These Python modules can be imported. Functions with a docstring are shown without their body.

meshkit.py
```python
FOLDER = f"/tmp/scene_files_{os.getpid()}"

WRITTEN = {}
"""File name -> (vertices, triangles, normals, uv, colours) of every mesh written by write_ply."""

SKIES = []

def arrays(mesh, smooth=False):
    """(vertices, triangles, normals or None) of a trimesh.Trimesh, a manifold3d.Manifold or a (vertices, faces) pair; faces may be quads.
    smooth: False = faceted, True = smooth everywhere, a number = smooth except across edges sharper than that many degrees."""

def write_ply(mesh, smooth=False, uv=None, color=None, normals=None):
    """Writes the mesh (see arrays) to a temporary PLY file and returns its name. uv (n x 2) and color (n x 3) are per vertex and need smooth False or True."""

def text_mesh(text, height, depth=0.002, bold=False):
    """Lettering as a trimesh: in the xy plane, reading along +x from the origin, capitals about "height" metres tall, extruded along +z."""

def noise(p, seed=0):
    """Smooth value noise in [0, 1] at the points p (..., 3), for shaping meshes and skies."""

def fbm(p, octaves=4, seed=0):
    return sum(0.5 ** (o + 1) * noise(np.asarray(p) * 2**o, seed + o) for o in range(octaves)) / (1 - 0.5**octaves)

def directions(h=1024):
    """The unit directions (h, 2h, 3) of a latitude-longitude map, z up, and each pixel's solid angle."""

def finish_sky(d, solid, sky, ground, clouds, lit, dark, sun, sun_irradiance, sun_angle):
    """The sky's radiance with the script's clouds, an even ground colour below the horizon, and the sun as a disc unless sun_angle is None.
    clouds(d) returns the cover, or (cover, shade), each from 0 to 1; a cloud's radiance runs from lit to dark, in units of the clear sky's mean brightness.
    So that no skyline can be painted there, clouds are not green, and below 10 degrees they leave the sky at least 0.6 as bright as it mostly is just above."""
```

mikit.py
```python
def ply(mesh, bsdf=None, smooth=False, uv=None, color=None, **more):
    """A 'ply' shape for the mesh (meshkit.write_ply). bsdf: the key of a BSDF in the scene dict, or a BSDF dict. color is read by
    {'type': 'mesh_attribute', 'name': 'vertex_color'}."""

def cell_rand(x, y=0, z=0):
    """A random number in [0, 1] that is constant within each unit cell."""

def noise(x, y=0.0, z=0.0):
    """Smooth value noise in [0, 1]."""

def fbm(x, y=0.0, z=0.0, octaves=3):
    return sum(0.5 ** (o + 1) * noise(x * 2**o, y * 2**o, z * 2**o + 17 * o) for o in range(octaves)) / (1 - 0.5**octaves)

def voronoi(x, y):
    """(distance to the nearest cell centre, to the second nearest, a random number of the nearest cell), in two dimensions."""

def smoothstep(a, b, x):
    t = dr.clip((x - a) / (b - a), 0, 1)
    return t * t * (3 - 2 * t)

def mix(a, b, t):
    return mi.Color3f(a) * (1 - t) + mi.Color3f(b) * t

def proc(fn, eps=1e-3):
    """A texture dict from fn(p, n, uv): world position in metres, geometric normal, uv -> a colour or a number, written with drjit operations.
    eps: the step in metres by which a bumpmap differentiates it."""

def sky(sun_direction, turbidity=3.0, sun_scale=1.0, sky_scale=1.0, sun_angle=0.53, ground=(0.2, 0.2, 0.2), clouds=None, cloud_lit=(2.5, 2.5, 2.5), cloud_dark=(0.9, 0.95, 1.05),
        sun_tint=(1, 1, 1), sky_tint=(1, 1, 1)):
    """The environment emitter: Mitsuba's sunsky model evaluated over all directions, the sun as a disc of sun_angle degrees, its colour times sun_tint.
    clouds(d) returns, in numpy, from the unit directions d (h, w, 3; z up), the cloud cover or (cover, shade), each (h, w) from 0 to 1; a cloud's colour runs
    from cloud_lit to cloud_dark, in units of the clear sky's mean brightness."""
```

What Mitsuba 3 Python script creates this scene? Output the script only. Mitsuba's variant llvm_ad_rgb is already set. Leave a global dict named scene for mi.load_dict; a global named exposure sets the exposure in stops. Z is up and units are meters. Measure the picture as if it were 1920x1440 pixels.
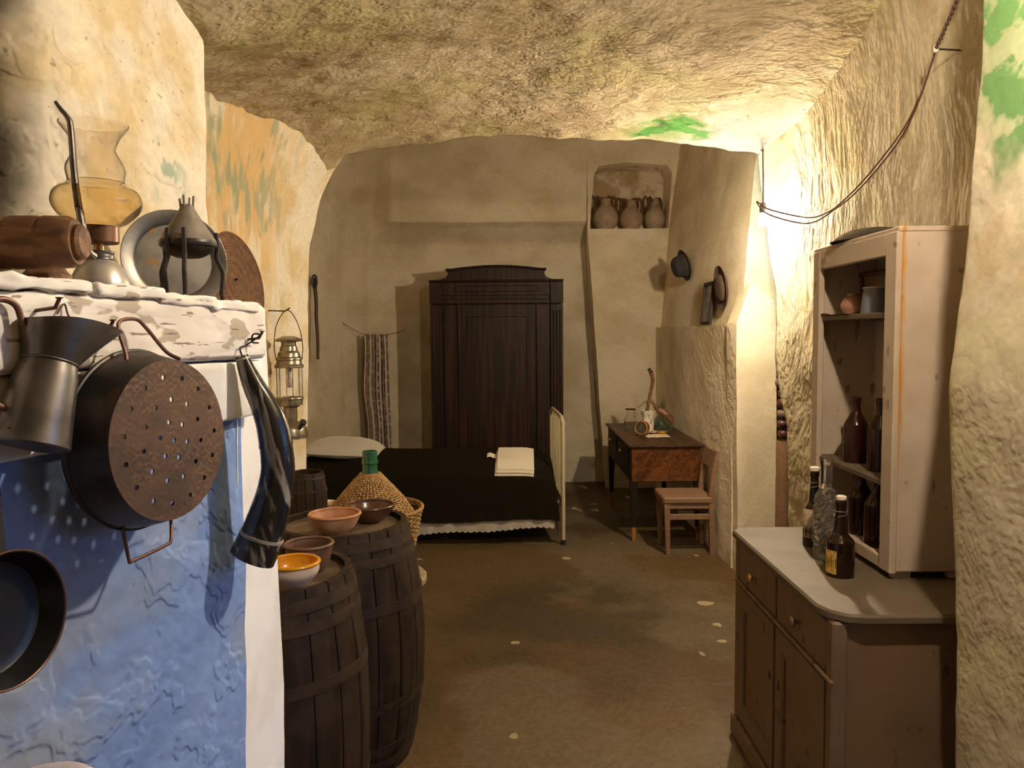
import math
import numpy as np
import trimesh
import manifold3d as m3
from scipy.interpolate import RBFInterpolator
import drjit as dr
import mitsuba as mi
import mikit
from mikit import fbm, noise, smoothstep, mix
import meshkit

scene, labels = {}, {}
T = mi.ScalarTransform4f

# ------------------------------------------------------------------ camera, sky, exposure
PITCH, ROLL, FOC, EYE = math.atan(95 / 1450), math.radians(0.5), 1450.0, 1.65
_f = np.array([0, math.cos(PITCH), -math.sin(PITCH)])
_u = np.cross([1.0, 0, 0], _f)
_r = np.array([1.0, 0, 0]) * math.cos(ROLL) - _u * math.sin(ROLL)
_u = np.cross(_r, _f)
scene['camera'] = {'type': 'perspective', 'fov': math.degrees(2 * math.atan(960 / FOC)), 'fov_axis': 'x',
                   'near_clip': 0.05, 'far_clip': 100.0,
                   'to_world': T().look_at(origin=[0, 0, EYE], target=[float(_f[0]), float(_f[1]), float(EYE + _f[2])], up=[float(x) for x in _u])}
scene['sky'] = mikit.sky([-0.5, 0.3, 0.8], turbidity=3.0, sun_scale=0.0, sky_scale=15.5, ground=(0.25, 0.25, 0.25), sky_tint=(0.60, 0.92, 1.45))
exposure = -1.0
LAMP = (1.400, 4.34, 2.29)          # bare bulb on the right wall in view
LAMP_BACK = (0.895, 1.30, 2.60)     # the second bulb, under the ceiling above the frame
LAMP_RGB = [7700.0, 6300.0, 4350.0]
LAMP_BACK_RGB = [5100.0, 4350.0, 3400.0]

# ------------------------------------------------------------------ mesh helpers
cat = trimesh.util.concatenate


def mesh(v, f):
    return trimesh.Trimesh(np.asarray(v, float), np.asarray(f, int), process=False)


def grid_faces(nu, nv, closed_u=False):
    iu = np.arange(nu if closed_u else nu - 1)
    i, j = np.meshgrid(iu, np.arange(nv - 1), indexing='ij')
    a, b = i * nv + j, ((i + 1) % nu) * nv + j
    return np.vstack([np.stack([a, b, b + 1], -1).reshape(-1, 3), np.stack([a, b + 1, a + 1], -1).reshape(-1, 3)])


def grid(P, closed_u=False, flip=False):
    """Mesh of a grid of points P (nu, nv, 3)."""
    P = np.asarray(P, float)
    f = grid_faces(P.shape[0], P.shape[1], closed_u)
    return mesh(P.reshape(-1, 3), f[:, ::-1] if flip else f)


def lathe(prof, n=40, arc=None):
    """Turned body about z from (radius, height) pairs, from bottom to top."""
    prof = np.asarray(prof, float)
    if arc is None:
        a = np.arange(n) * 2 * math.pi / n
    else:
        a = np.linspace(arc[0], arc[1], n)
    P = np.stack([np.cos(a)[:, None] * prof[None, :, 0], np.sin(a)[:, None] * prof[None, :, 0], np.broadcast_to(prof[:, 1], (n, len(prof)))], -1)
    return grid(P, arc is None)


def smooth_profile(pts, n=60):
    """Catmull-Rom resampling of a profile."""
    p = np.asarray(pts, float)
    q = np.vstack([2 * p[0] - p[1], p, 2 * p[-1] - p[-2]])
    out = []
    m = max(2, n // (len(p) - 1))
    for i in range(1, len(q) - 2):
        for t in np.linspace(0, 1, m, endpoint=False):
            a, b, c, d = q[i - 1], q[i], q[i + 1], q[i + 2]
            out.append(0.5 * (2 * b + (c - a) * t + (2 * a - 5 * b + 4 * c - d) * t * t + (3 * b - a - 3 * c + d) * t ** 3))
    out.append(p[-1])
    return np.array(out)


def tube(pts, r, n=8, caps=True):
    p = np.asarray(pts, float)
    rad = np.broadcast_to(np.asarray(r, float), (len(p),))
    t = np.gradient(p, axis=0)
    t /= np.linalg.norm(t, axis=1, keepdims=True) + 1e-12
    ref = np.array([0, 0, 1.0]) if abs(t[0][2]) < 0.9 else np.array([1.0, 0, 0])
    a = np.cross(t[0], ref); a /= np.linalg.norm(a)
    A = []
    for k in range(len(p)):
        a = a - t[k] * (a @ t[k]); a /= np.linalg.norm(a) + 1e-12
        A.append(a)
    A = np.array(A); B = np.cross(t, A)
    ang = np.arange(n) * 2 * math.pi / n
    P = p[None] + rad[None, :, None] * (np.cos(ang)[:, None, None] * A[None] + np.sin(ang)[:, None, None] * B[None])
    m = grid(P, True)
    if caps:
        v = np.vstack([m.vertices, p[0], p[-1]])
        k0, k1, L = len(v) - 2, len(v) - 1, len(p)
        i = np.arange(n); j = (i + 1) % n
        f = np.vstack([m.faces, np.stack([i * L, np.full(n, k0), j * L], 1), np.stack([j * L + L - 1, np.full(n, k1), i * L + L - 1], 1)])
        m = mesh(v, f)
    m.fix_normals() if len(m.faces) < 2000 else None
    return m


def box(x0, x1, y0, y1, z0, z1, b=0.004):
    """Box with chamfered edges."""
    lo, hi = np.array([x0, y0, z0], float), np.array([x1, y1, z1], float)
    b = min(b, 0.45 * float((hi - lo).min()))
    pts = []
    for s in np.ndindex(2, 2, 2):
        c = np.where(np.array(s) == 1, hi, lo)
        d = np.where(np.array(s) == 1, -b, b)
        for k in range(3):
            q = c + d; q[k] = c[k]
            pts.append(q)
    return trimesh.convex.convex_hull(np.array(pts))


def move(m, x=0, y=0, z=0, rz=0, rx=0, ry=0, s=1):
    m = m.copy()
    M = np.eye(4)
    for ang, ax in ((rx, [1, 0, 0]), (ry, [0, 1, 0]), (rz, [0, 0, 1])):
        if ang:
            M = trimesh.transformations.rotation_matrix(math.radians(ang), ax) @ M
    M[:3, :3] = M[:3, :3] * s
    M[:3, 3] = (x, y, z)
    m.apply_transform(M)
    return m


def frame(m, o, ex, ey, ez):
    """Place a mesh: local axes go to ex, ey, ez (made orthonormal from ez and ex)."""
    ez = np.asarray(ez, float); ez = ez / np.linalg.norm(ez)
    ex = np.asarray(ex, float); ex = ex - ez * (ex @ ez); ex = ex / np.linalg.norm(ex)
    ey = np.cross(ez, ex)
    m = m.copy()
    M = np.eye(4); M[:3, 0], M[:3, 1], M[:3, 2], M[:3, 3] = ex, ey, ez, o
    m.apply_transform(M)
    return m


def fr(o, ez, ex=(0, 0, 1)):
    return lambda m: frame(m, np.asarray(o, float), ex, None, ez)


def rough(m, amp, scale, seed=0, octaves=3):
    """Push the vertices along their normals by noise."""
    v, f, n = meshkit.arrays(m, True)
    h = meshkit.fbm(v / scale + 31.7, octaves, seed) - 0.5
    return mesh(v + n * (h * 2 * amp)[:, None], f)


def extrude(poly, z0, z1):
    cs = m3.CrossSection([np.asarray(poly, float)], m3.FillRule.NonZero)
    m = cs.extrude(z1 - z0).translate([0, 0, z0]).to_mesh()
    return mesh(m.vert_properties[:, :3], m.tri_verts)


def from_manifold(M):
    m = M.to_mesh()
    return mesh(m.vert_properties[:, :3], m.tri_verts)


def cube_m(x0, x1, y0, y1, z0, z1):
    return m3.Manifold.cube([x1 - x0, y1 - y0, z1 - z0]).translate([x0, y0, z0])


# ------------------------------------------------------------------ scene helpers
def fresh(key):
    taken = lambda k: k in scene or k in labels or any(s.startswith(k + '__') for s in scene)
    if not taken(key):
        return key
    n = 1
    while taken(f'{key}_{n:03d}'):
        n += 1
    return f'{key}_{n:03d}'


def thing(name, label, category, group=None):
    key = fresh(name)
    labels[key] = {'label': label, 'category': category}
    if group:
        labels[key]['group'] = group
    return key


def part(holder, name, m, mat, smooth=35, label=None, kind=None, **kw):
    key = fresh(f'{holder}__{name}')
    scene[key] = mikit.ply(m, mat, smooth=smooth, **kw)
    if label or kind:
        labels[key] = {}
        if label:
            labels[key]['label'] = label
        if kind:
            labels[key]['kind'] = kind
    return key


def single(name, m, mat, label, category, smooth=35, group=None, **kw):
    key = thing(name, label, category, group)
    scene[key] = mikit.ply(m, mat, smooth=smooth, **kw)
    return key


def struct(name, m, mat, label, category='wall', smooth=True):
    scene[name] = mikit.ply(m, mat, smooth=smooth)
    labels[name] = {'label': label, 'category': category, 'kind': 'structure'}
    return name


# ------------------------------------------------------------------ materials
def rgb(*c):
    return {'type': 'rgb', 'value': list(c)}


def mat(name, color, rough_=0.6, metal=0.0, bump=None, bump_scale=0.002, eps=1e-3, two=True, **kw):
    base = mikit.proc(color) if callable(color) else rgb(*color)
    b = {'type': 'principled', 'base_color': base, 'roughness': rough_, 'metallic': metal, **kw}
    if bump is not None:
        b = {'type': 'bumpmap', 'arbitrary': mikit.proc(bump, eps), 'scale': bump_scale, 'bsdf': b}
    scene[name] = {'type': 'twosided', 'bsdf': b} if two else b
    return name


def bump_plaster(p, n, uv):
    return fbm(p.x * 22, p.y * 22, p.z * 22, 3) + 0.5 * fbm(p.x * 90, p.y * 90, p.z * 90, 2)


def bump_ceiling(p, n, uv):     # strokes of the pick and the trowel
    return fbm(p.x * 16 + p.y * 9, p.y * 34 - p.x * 6, p.z * 20, 3) + 0.5 * fbm(p.x * 80, p.y * 80, p.z * 80, 2)


def bump_streak(p, n, uv):      # drawn downwards by hand
    return fbm(p.y * 24 + 2 * noise(p.y * 3, p.z * 5, 1), p.z * 6, p.x * 4, 4) + 0.35 * fbm(p.x * 60, p.y * 60, p.z * 40, 2)


def bump_flake(p, n, uv):       # layers of limewash that have flaked off
    a = fbm(p.x * 13, p.y * 13, p.z * 13, 4)
    return 0.30 * smoothstep(0.50, 0.53, a) + 0.22 * smoothstep(0.60, 0.62, a) + 0.5 * fbm(p.x * 40, p.y * 40, p.z * 40, 3)


def bump_wood(p, n, uv):
    return fbm(p.x * 90, p.y * 90, p.z * 6, 2)


def spots(p, s, lo, hi, o=3, k=0.0):
    m, h = (lo + hi) / 2, (hi - lo) * 0.62
    return smoothstep(m - h, m + h, fbm(p.x * s + k, p.y * s + k, p.z * s + k, o + 2))


def speck(p, s, a, b, k=0.0):
    return smoothstep(a, b, fbm(p.x * s + k, p.y * s + k, p.z * s + k, 3))


def grain(p, k=0.0):
    return 0.6 * noise(p.x * 55 + k, p.y * 55, p.z * 55) + 0.4 * noise(p.x * 140, p.y * 140 + k, p.z * 140)


def c_ceiling(p, n, uv):
    c = mix((0.43, 0.355, 0.24), (0.32, 0.25, 0.145), spots(p, 2.0, 0.40, 0.62))
    c = mix(c, (0.35, 0.315, 0.14), 0.55 * spots(p, 2.7, 0.5, 0.66, 3, 9.0))
    c = mix(c, (0.28, 0.21, 0.115), 0.6 * spots(p, 4.5, 0.54, 0.68, 3, 4.0))
    c = c * (0.86 + 0.28 * grain(p))
    c = mix(c, (0.16, 0.10, 0.05), 0.6 * speck(p, 34.0, 0.74, 0.82, 3.0))
    g = smoothstep(1.0, 0.45, dr.sqrt(dr.square((p.x - 0.88) / 0.30) + dr.square((p.y - 4.40) / 0.26)) + 0.5 * (fbm(p.x * 9, p.y * 9, 0, 3) - 0.5))
    return mix(c, (0.045, 0.16, 0.035), dr.clip(g * (0.55 + 0.9 * spots(p, 13.0, 0.4, 0.6, 3, 2.0)), 0, 0.97))


def c_left(p, n, uv):
    c = mix((0.68, 0.61, 0.475), (0.56, 0.45, 0.27), spots(p, 3.4, 0.46, 0.64))
    c = mix(c, (0.66, 0.62, 0.55), 0.6 * spots(p, 4.0, 0.5, 0.64, 3, 7.0))
    c = mix(c, (0.58, 0.44, 0.22), 0.5 * spots(p, 6.0, 0.54, 0.68, 3, 17.0))
    c = c * (0.88 + 0.22 * grain(p))
    c = mix(c, (0.26, 0.18, 0.10), 0.6 * speck(p, 60.0, 0.73, 0.82, 3.0))
    near_grey = smoothstep(1.475, 1.435, p.y + 0.05 * (fbm(p.x * 9, p.y * 9, p.z * 7, 3) - 0.5)) * smoothstep(1.0, 1.3, p.y)  # plaster turns darker and greyer, unevenly, on the near face of the flue
    c = mix(c, (0.115, 0.10, 0.072), near_grey * (0.62 + 0.45 * spots(p, 7.0, 0.35, 0.6, 3, 1.0)))
    far = smoothstep(2.6, 3.1, p.y) * smoothstep(4.4, 3.5, p.y)
    o = 0.55 * fbm(p.x * 6, p.y * 6, p.z * 2.4, 5) + 0.45 * fbm(p.x * 30, p.y * 30, p.z * 7, 3)
    c = mix(c, (0.60, 0.39, 0.16), far * smoothstep(0.36, 0.60, o) * 0.85)
    g = 0.6 * fbm(p.x * 5 + 5, p.y * 7 + 5, p.z * 3.0 + 5, 5) + 0.4 * fbm(p.x * 28, p.y * 28, p.z * 8 + 3, 3)
    c = mix(c, (0.22, 0.29, 0.20), far * smoothstep(0.50, 0.62, g) * smoothstep(1.6, 1.95, p.z) * 0.75)
    return mix(c, (0.27, 0.36, 0.27), smoothstep(0.13, 0.03, dr.sqrt(dr.square(p.y - 1.98) + dr.square((p.z - 2.03) / 1.5))) * speck(p, 16.0, 0.5, 0.62) * 0.8)


def c_blue(p, n, uv):
    c = mix((0.205, 0.305, 0.56), (0.165, 0.26, 0.51), spots(p, 5.0, 0.4, 0.65))
    c = mix(c, (0.24, 0.29, 0.40), 0.7 * spots(p, 5.0, 0.5, 0.64, 3, 3.3))
    low = smoothstep(1.45, 1.22, p.z) * smoothstep(1.02, 0.86, p.y)
    c = mix(c, (0.25, 0.27, 0.27), 0.75 * low * spots(p, 9.0, 0.35, 0.6, 3, 1.0))
    c = c * (0.88 + 0.22 * grain(p))
    return mix(c, (0.22, 0.19, 0.16), 0.5 * speck(p, 70.0, 0.75, 0.83, 5.0))


def c_right(p, n, uv):
    c = mix((0.50, 0.425, 0.295), (0.41, 0.34, 0.215), spots(p, 2.4, 0.40, 0.66))
    c = mix(c, (0.53, 0.49, 0.25), 0.45 * spots(p, 3.7, 0.54, 0.68, 3, 8.0))
    c = mix(c, (0.42, 0.29, 0.12), 0.4 * spots(p, 5.0, 0.60, 0.72, 3, 2.0))
    c = c * (0.88 + 0.24 * grain(p))
    pier = smoothstep(2.1, 1.98, p.y)
    g = smoothstep(1.0, 0.6, dr.sqrt(dr.square((p.z - 2.36) / 0.44) + dr.square((p.y - 1.74) / 0.32)) + 0.7 * (fbm(p.x * 8, p.y * 8, p.z * 5, 4) - 0.5))
    return mix(c, (0.075, 0.175, 0.050), dr.clip(pier * g * (0.55 + 0.8 * spots(p, 16.0, 0.4, 0.6, 3, 6.0)), 0, 0.95))


def c_alcove(p, n, uv):
    c = mix((0.62, 0.525, 0.385), (0.48, 0.40, 0.265), spots(p, 1.8, 0.38, 0.66))
    c = mix(c, (0.44, 0.33, 0.185), 0.45 * spots(p, 2.6, 0.54, 0.70, 3, 5.0))
    c = mix(c, (0.60, 0.56, 0.45), 0.4 * spots(p, 2.2, 0.55, 0.7, 3, 2.0))
    c = c * (0.9 + 0.2 * grain(p))
    return mix(c, (0.33, 0.20, 0.08), smoothstep(2.75, 3.0, p.z) * smoothstep(8.22, 8.3, p.y) * smoothstep(0.8, 0.9, p.x) * spots(p, 6.0, 0.42, 0.6, 3, 1.0) * 0.8)


def c_floor(p, n, uv):
    c = mix((0.082, 0.049, 0.020), (0.050, 0.029, 0.012), spots(p, 1.1, 0.36, 0.6, 4))
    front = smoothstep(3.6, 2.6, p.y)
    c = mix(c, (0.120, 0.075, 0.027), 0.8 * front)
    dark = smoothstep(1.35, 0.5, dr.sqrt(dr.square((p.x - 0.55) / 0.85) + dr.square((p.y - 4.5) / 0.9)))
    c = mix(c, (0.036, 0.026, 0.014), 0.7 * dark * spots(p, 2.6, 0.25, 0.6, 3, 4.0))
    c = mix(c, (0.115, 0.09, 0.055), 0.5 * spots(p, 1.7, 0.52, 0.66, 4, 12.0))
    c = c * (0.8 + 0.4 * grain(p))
    return mix(c, (0.30, 0.24, 0.15), 0.9 * smoothstep(0.80, 0.808, fbm(p.x * 5.2 + 3, p.y * 5.2 + 1, p.z * 0.2, 3)))


def bump_floor(p, n, uv):
    return fbm(p.x * 9, p.y * 14, p.z, 4) + 0.4 * noise(p.x * 70, p.y * 70, 0)


mat('m_ceiling', c_ceiling, 0.9, bump=bump_ceiling, bump_scale=0.016, eps=3e-3, specular=0.2)
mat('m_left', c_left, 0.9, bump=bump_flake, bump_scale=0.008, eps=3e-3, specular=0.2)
mat('m_blue', c_blue, 0.8, bump=bump_flake, bump_scale=0.007, eps=2e-3, specular=0.3)
mat('m_right', c_right, 0.9, bump=bump_ceiling, bump_scale=0.004, eps=3e-3, specular=0.2)
mat('m_rightwall', c_right, 0.9, bump=bump_streak, bump_scale=0.012, eps=3e-3, specular=0.2)
mat('m_alcove', c_alcove, 0.95, bump=bump_plaster, bump_scale=0.005, eps=4e-3, specular=0.2)
mat('m_floor', c_floor, 0.6, bump=bump_floor, bump_scale=0.006, eps=4e-3, specular=0.35)
mat('m_strip', lambda p, n, uv: mix((0.74, 0.71, 0.68), (0.67, 0.63, 0.58), spots(p, 8.0, 0.45, 0.65)), 0.8, bump=bump_plaster, bump_scale=0.0015)
mat('m_ledge', (0.34, 0.29, 0.30), 0.9)
mat('m_outside', (0.35, 0.33, 0.3), 0.9)

# ------------------------------------------------------------------ the setting
def relief(P, N, big=0.03, mid=0.010, s=0.55, m=0.13, seed=0):
    """Uneven hand-cut stone: displaces grid points P along N."""
    h = (meshkit.fbm(P / s + 11.3, 2, seed) - 0.5) * 2 * big + (meshkit.fbm(P / m + 3.1, 3, seed + 5) - 0.5) * 2 * mid
    return P + N * h[..., None]


def surface(fn, us, vs, seed, big=0.03, mid=0.010, fade=None, flip=False):
    U, V = np.meshgrid(us, vs, indexing='ij')
    P = fn(U, V)
    du = np.gradient(P, axis=0); dv = np.gradient(P, axis=1)
    N = np.cross(du, dv); N /= np.linalg.norm(N, axis=-1, keepdims=True) + 1e-12
    return grid(relief(P, N, big, mid, seed=seed), flip=flip)


# floor
def floor_fn(U, V):
    return np.stack([U, V, 0 * U], -1)


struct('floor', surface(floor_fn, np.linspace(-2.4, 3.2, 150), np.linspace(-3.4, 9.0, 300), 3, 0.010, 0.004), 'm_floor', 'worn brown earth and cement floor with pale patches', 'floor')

# ceiling of the front room: a low rough vault that ends in a lip above the alcove
CEIL = np.array([  # x, y, z
    [-1.25, 4.62, 2.40], [-1.117, 4.62, 2.50], [-0.97, 4.62, 2.715], [-0.75, 4.62, 2.755], [-0.05, 4.62, 2.795], [0.7, 4.62, 2.785], [1.2, 4.62, 2.73], [1.42, 4.62, 2.70], [1.65, 4.62, 2.67],
    [-1.25, 3.9, 2.62], [-0.9, 3.9, 2.72], [0.0, 3.8, 2.84], [0.9, 3.8, 2.83], [1.5, 3.8, 2.763], [1.7, 3.8, 2.74],
    [-1.25, 3.2, 2.59], [-0.8, 3.2, 2.68], [0.0, 3.0, 2.86], [0.9, 3.0, 2.92], [1.5, 3.17, 2.95], [1.75, 3.1, 2.95],
    [-1.25, 2.3, 2.48], [-0.85, 2.24, 2.49], [0.0, 2.2, 2.84], [0.9, 2.2, 2.97], [1.5, 2.2, 3.02], [1.75, 2.2, 3.02],
    [-1.25, 1.2, 2.50], [-0.85, 1.2, 2.55], [0.0, 1.0, 2.80], [0.9, 1.0, 2.90], [1.6, 1.0, 2.95],
    [-1.25, -1, 2.6], [0, -1, 2.8], [1.6, -1, 2.8], [-1.25, -3.4, 2.6], [0, -3.4, 2.8], [1.6, -3.4, 2.8]])
_rbf = RBFInterpolator(CEIL[:, :2], CEIL[:, 2], kernel='linear', smoothing=0.002)


def ceil_z(x, y):
    return _rbf(np.stack([np.ravel(x), np.ravel(y)], 1)).reshape(np.shape(x))


ys = np.concatenate([np.linspace(-3.4, 2.0, 60), np.linspace(2.03, 4.62, 150)])
lip = np.array([[0.025, 0.02], [0.05, 0.06], [0.06, 0.14], [0.06, 0.4], [0.06, 1.3]])   # back and up behind the edge
xs = np.linspace(-1.42, 1.85, 150)
X, Y = np.meshgrid(xs, ys, indexing='ij')
Z = ceil_z(X, Y)
Zl, Yl = Z[:, -1:] + lip[None, :, 1], Y[:, -1:] + lip[None, :, 0]
P = np.stack([np.concatenate([X, np.repeat(X[:, -1:], len(lip), 1)], 1), np.concatenate([Y, Yl], 1), np.concatenate([Z, Zl], 1)], -1)
Nn = np.zeros_like(P); Nn[..., 2] = -1
P = relief(P, Nn, 0.035, 0.020, 0.5, 0.10, seed=21)
struct('ceiling', grid(P, flip=True), 'm_ceiling', 'rough hewn cave ceiling with ochre and green stains', 'ceiling')


# left wall beyond the flue, ending at the alcove with a rounded lip
def left_x(y, z):
    k = np.clip((y - 3.0) / 1.6, 0, 1)
    lean = np.interp(z, [0, 0.9, 1.6, 2.147, 2.456, 2.725, 3.2], [-1.27, -1.235, -1.215, -1.188, -1.117, -0.97, -0.6])
    straight = np.interp(z, [0, 2.2, 2.6, 3.2], [-1.24, -1.20, -1.18, -1.1])
    return straight * (1 - k) + lean * k


zs = np.linspace(0, 3.1, 130)
ys = np.linspace(-3.4, 4.6, 240)
Yg, Zg = np.meshgrid(ys, zs, indexing='ij')
Xg = left_x(Yg, Zg)
ends = [(0.025, -0.02), (0.05, -0.06), (0.06, -0.15), (0.06, -0.45), (0.06, -0.9)]
P = np.stack([Xg, Yg, Zg], -1)
for dy, dx in ends:
    e = P[239:240].copy(); e[..., 0] += dx; e[..., 1] += dy
    P = np.concatenate([P, e], 0)
Nn = np.zeros_like(P); Nn[..., 0] = 1
P = relief(P, Nn, 0.022, 0.007, seed=4)
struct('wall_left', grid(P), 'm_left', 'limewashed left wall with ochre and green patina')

# the flue block above the hearth: rounded in plan
plan = [(-1.45, 1.44), (-0.93, 1.44), (-0.87, 1.47), (-0.85, 1.54), (-0.845, 1.8), (-0.85, 2.18), (-0.86, 2.25), (-0.90, 2.29), (-1.45, 2.31)]


def resample(pts, step):
    p = np.asarray(pts, float)
    d = np.concatenate([[0], np.cumsum(np.linalg.norm(np.diff(p, axis=0), axis=1))])
    t = np.linspace(0, d[-1], int(d[-1] / step) + 2)
    return np.stack([np.interp(t, d, p[:, k]) for k in range(p.shape[1])], -1)


def plan_wall(pts, z0, z1, step, seed, big, mid, shape=None, flip=False, rows=None):
    c = resample(pts, step)
    zz = np.linspace(z0, z1, rows or int((z1 - z0) / step) + 2)
    P = np.zeros((len(c), len(zz), 3))
    P[..., :2] = c[:, None]; P[..., 2] = zz[None]
    t = np.gradient(c, axis=0); nrm = np.stack([t[:, 1], -t[:, 0]], 1); nrm /= np.linalg.norm(nrm, axis=1, keepdims=True)
    Nn = np.zeros_like(P); Nn[..., :2] = nrm[:, None] * (-1 if flip else 1)
    if shape is not None:
        P = shape(P, Nn)
    return grid(relief(P, Nn, big, mid, seed=seed), flip=flip)


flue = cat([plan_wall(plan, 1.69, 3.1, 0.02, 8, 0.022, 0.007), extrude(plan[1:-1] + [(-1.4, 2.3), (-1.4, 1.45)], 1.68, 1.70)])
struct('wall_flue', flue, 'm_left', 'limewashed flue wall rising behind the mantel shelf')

# hearth front: pale blue limewash, under the white beam
HC = np.array([-0.447, 1.285]); HE = np.array([-0.232, -0.973])      # corner, and the way it runs towards the photographer
HN = np.array([0.973, -0.232])


def hearth_fn(U, V):
    x = HC[0] + HE[0] * U - 0.0165 * (1.65 - V) / 0.72; y = HC[1] + HE[1] * U
    bulge = np.where(V < 1.14, 0.0, 0.0)
    return np.stack([x + HN[0] * bulge, y + HN[1] * bulge, V], -1)


ss = np.concatenate([np.linspace(0, 0.9, 90), np.linspace(0.95, 2.2, 20)])
struct('wall_hearth', surface(hearth_fn, ss, np.linspace(0, 1.7, 150), 14, 0.012, 0.0045, flip=True), 'm_blue', 'pale blue limewashed wall under the white hearth beam')

# white upright strip at the end of the hearth: a narrow pier behind the blue wall
pilaster = m3.Manifold.hull_points(np.array([[x - 0.0165 * (1.65 - z) / 0.72, y, z] for x, y in ((-0.450, 1.272), (-0.4485, 1.515), (-0.62, 1.515), (-0.62, 1.33)) for z in (0.0, 0.95)]
                                            + [[x, y, z] for x, y in ((-0.452, 1.272), (-0.452, 1.422), (-0.62, 1.43), (-0.62, 1.33)) for z in (1.68, 1.698)]))
pilaster = from_manifold(pilaster.refine_to_length(0.02))
struct('trim_1', rough(pilaster, 0.0016, 0.09, 3), 'm_strip', 'white plastered strip at the end of the blue hearth wall', 'pilaster', smooth=40)


# right wall behind the sideboard, up to the opening of the passage
def right_end(z):
    return np.interp(z, [0, 1.15, 1.45, 1.85, 2.1, 2.5, 3.1], [4.15, 4.19, 4.38, 4.42, 4.50, 4.64, 4.68])


zs = np.linspace(0, 3.15, 150)
U, Zg = np.meshgrid(np.linspace(0, 1, 170), zs, indexing='ij')
Yg = 1.6 + U * (right_end(Zg) - 1.6)
Xg = 1.5 + 0.02 * np.sin(Yg * 2.2) + np.where(Zg > 2.3, (Zg - 2.3) * -0.06, 0)
P = np.stack([Xg, Yg, Zg], -1)
for dy, dx in [(0.02, 0.02), (0.035, 0.06), (0.04, 0.15), (0.0, 1.4)]:
    e = P[169:170].copy(); e[..., 0] += dx; e[..., 1] += dy
    P = np.concatenate([P, e], 0)
Nn = np.zeros_like(P); Nn[..., 0] = -1
P = relief(P, Nn, 0.02, 0.006, 0.4, 0.11, seed=33)
struct('wall_right', grid(P, flip=True), 'm_rightwall', 'rough plastered right wall behind the sideboard')

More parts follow.
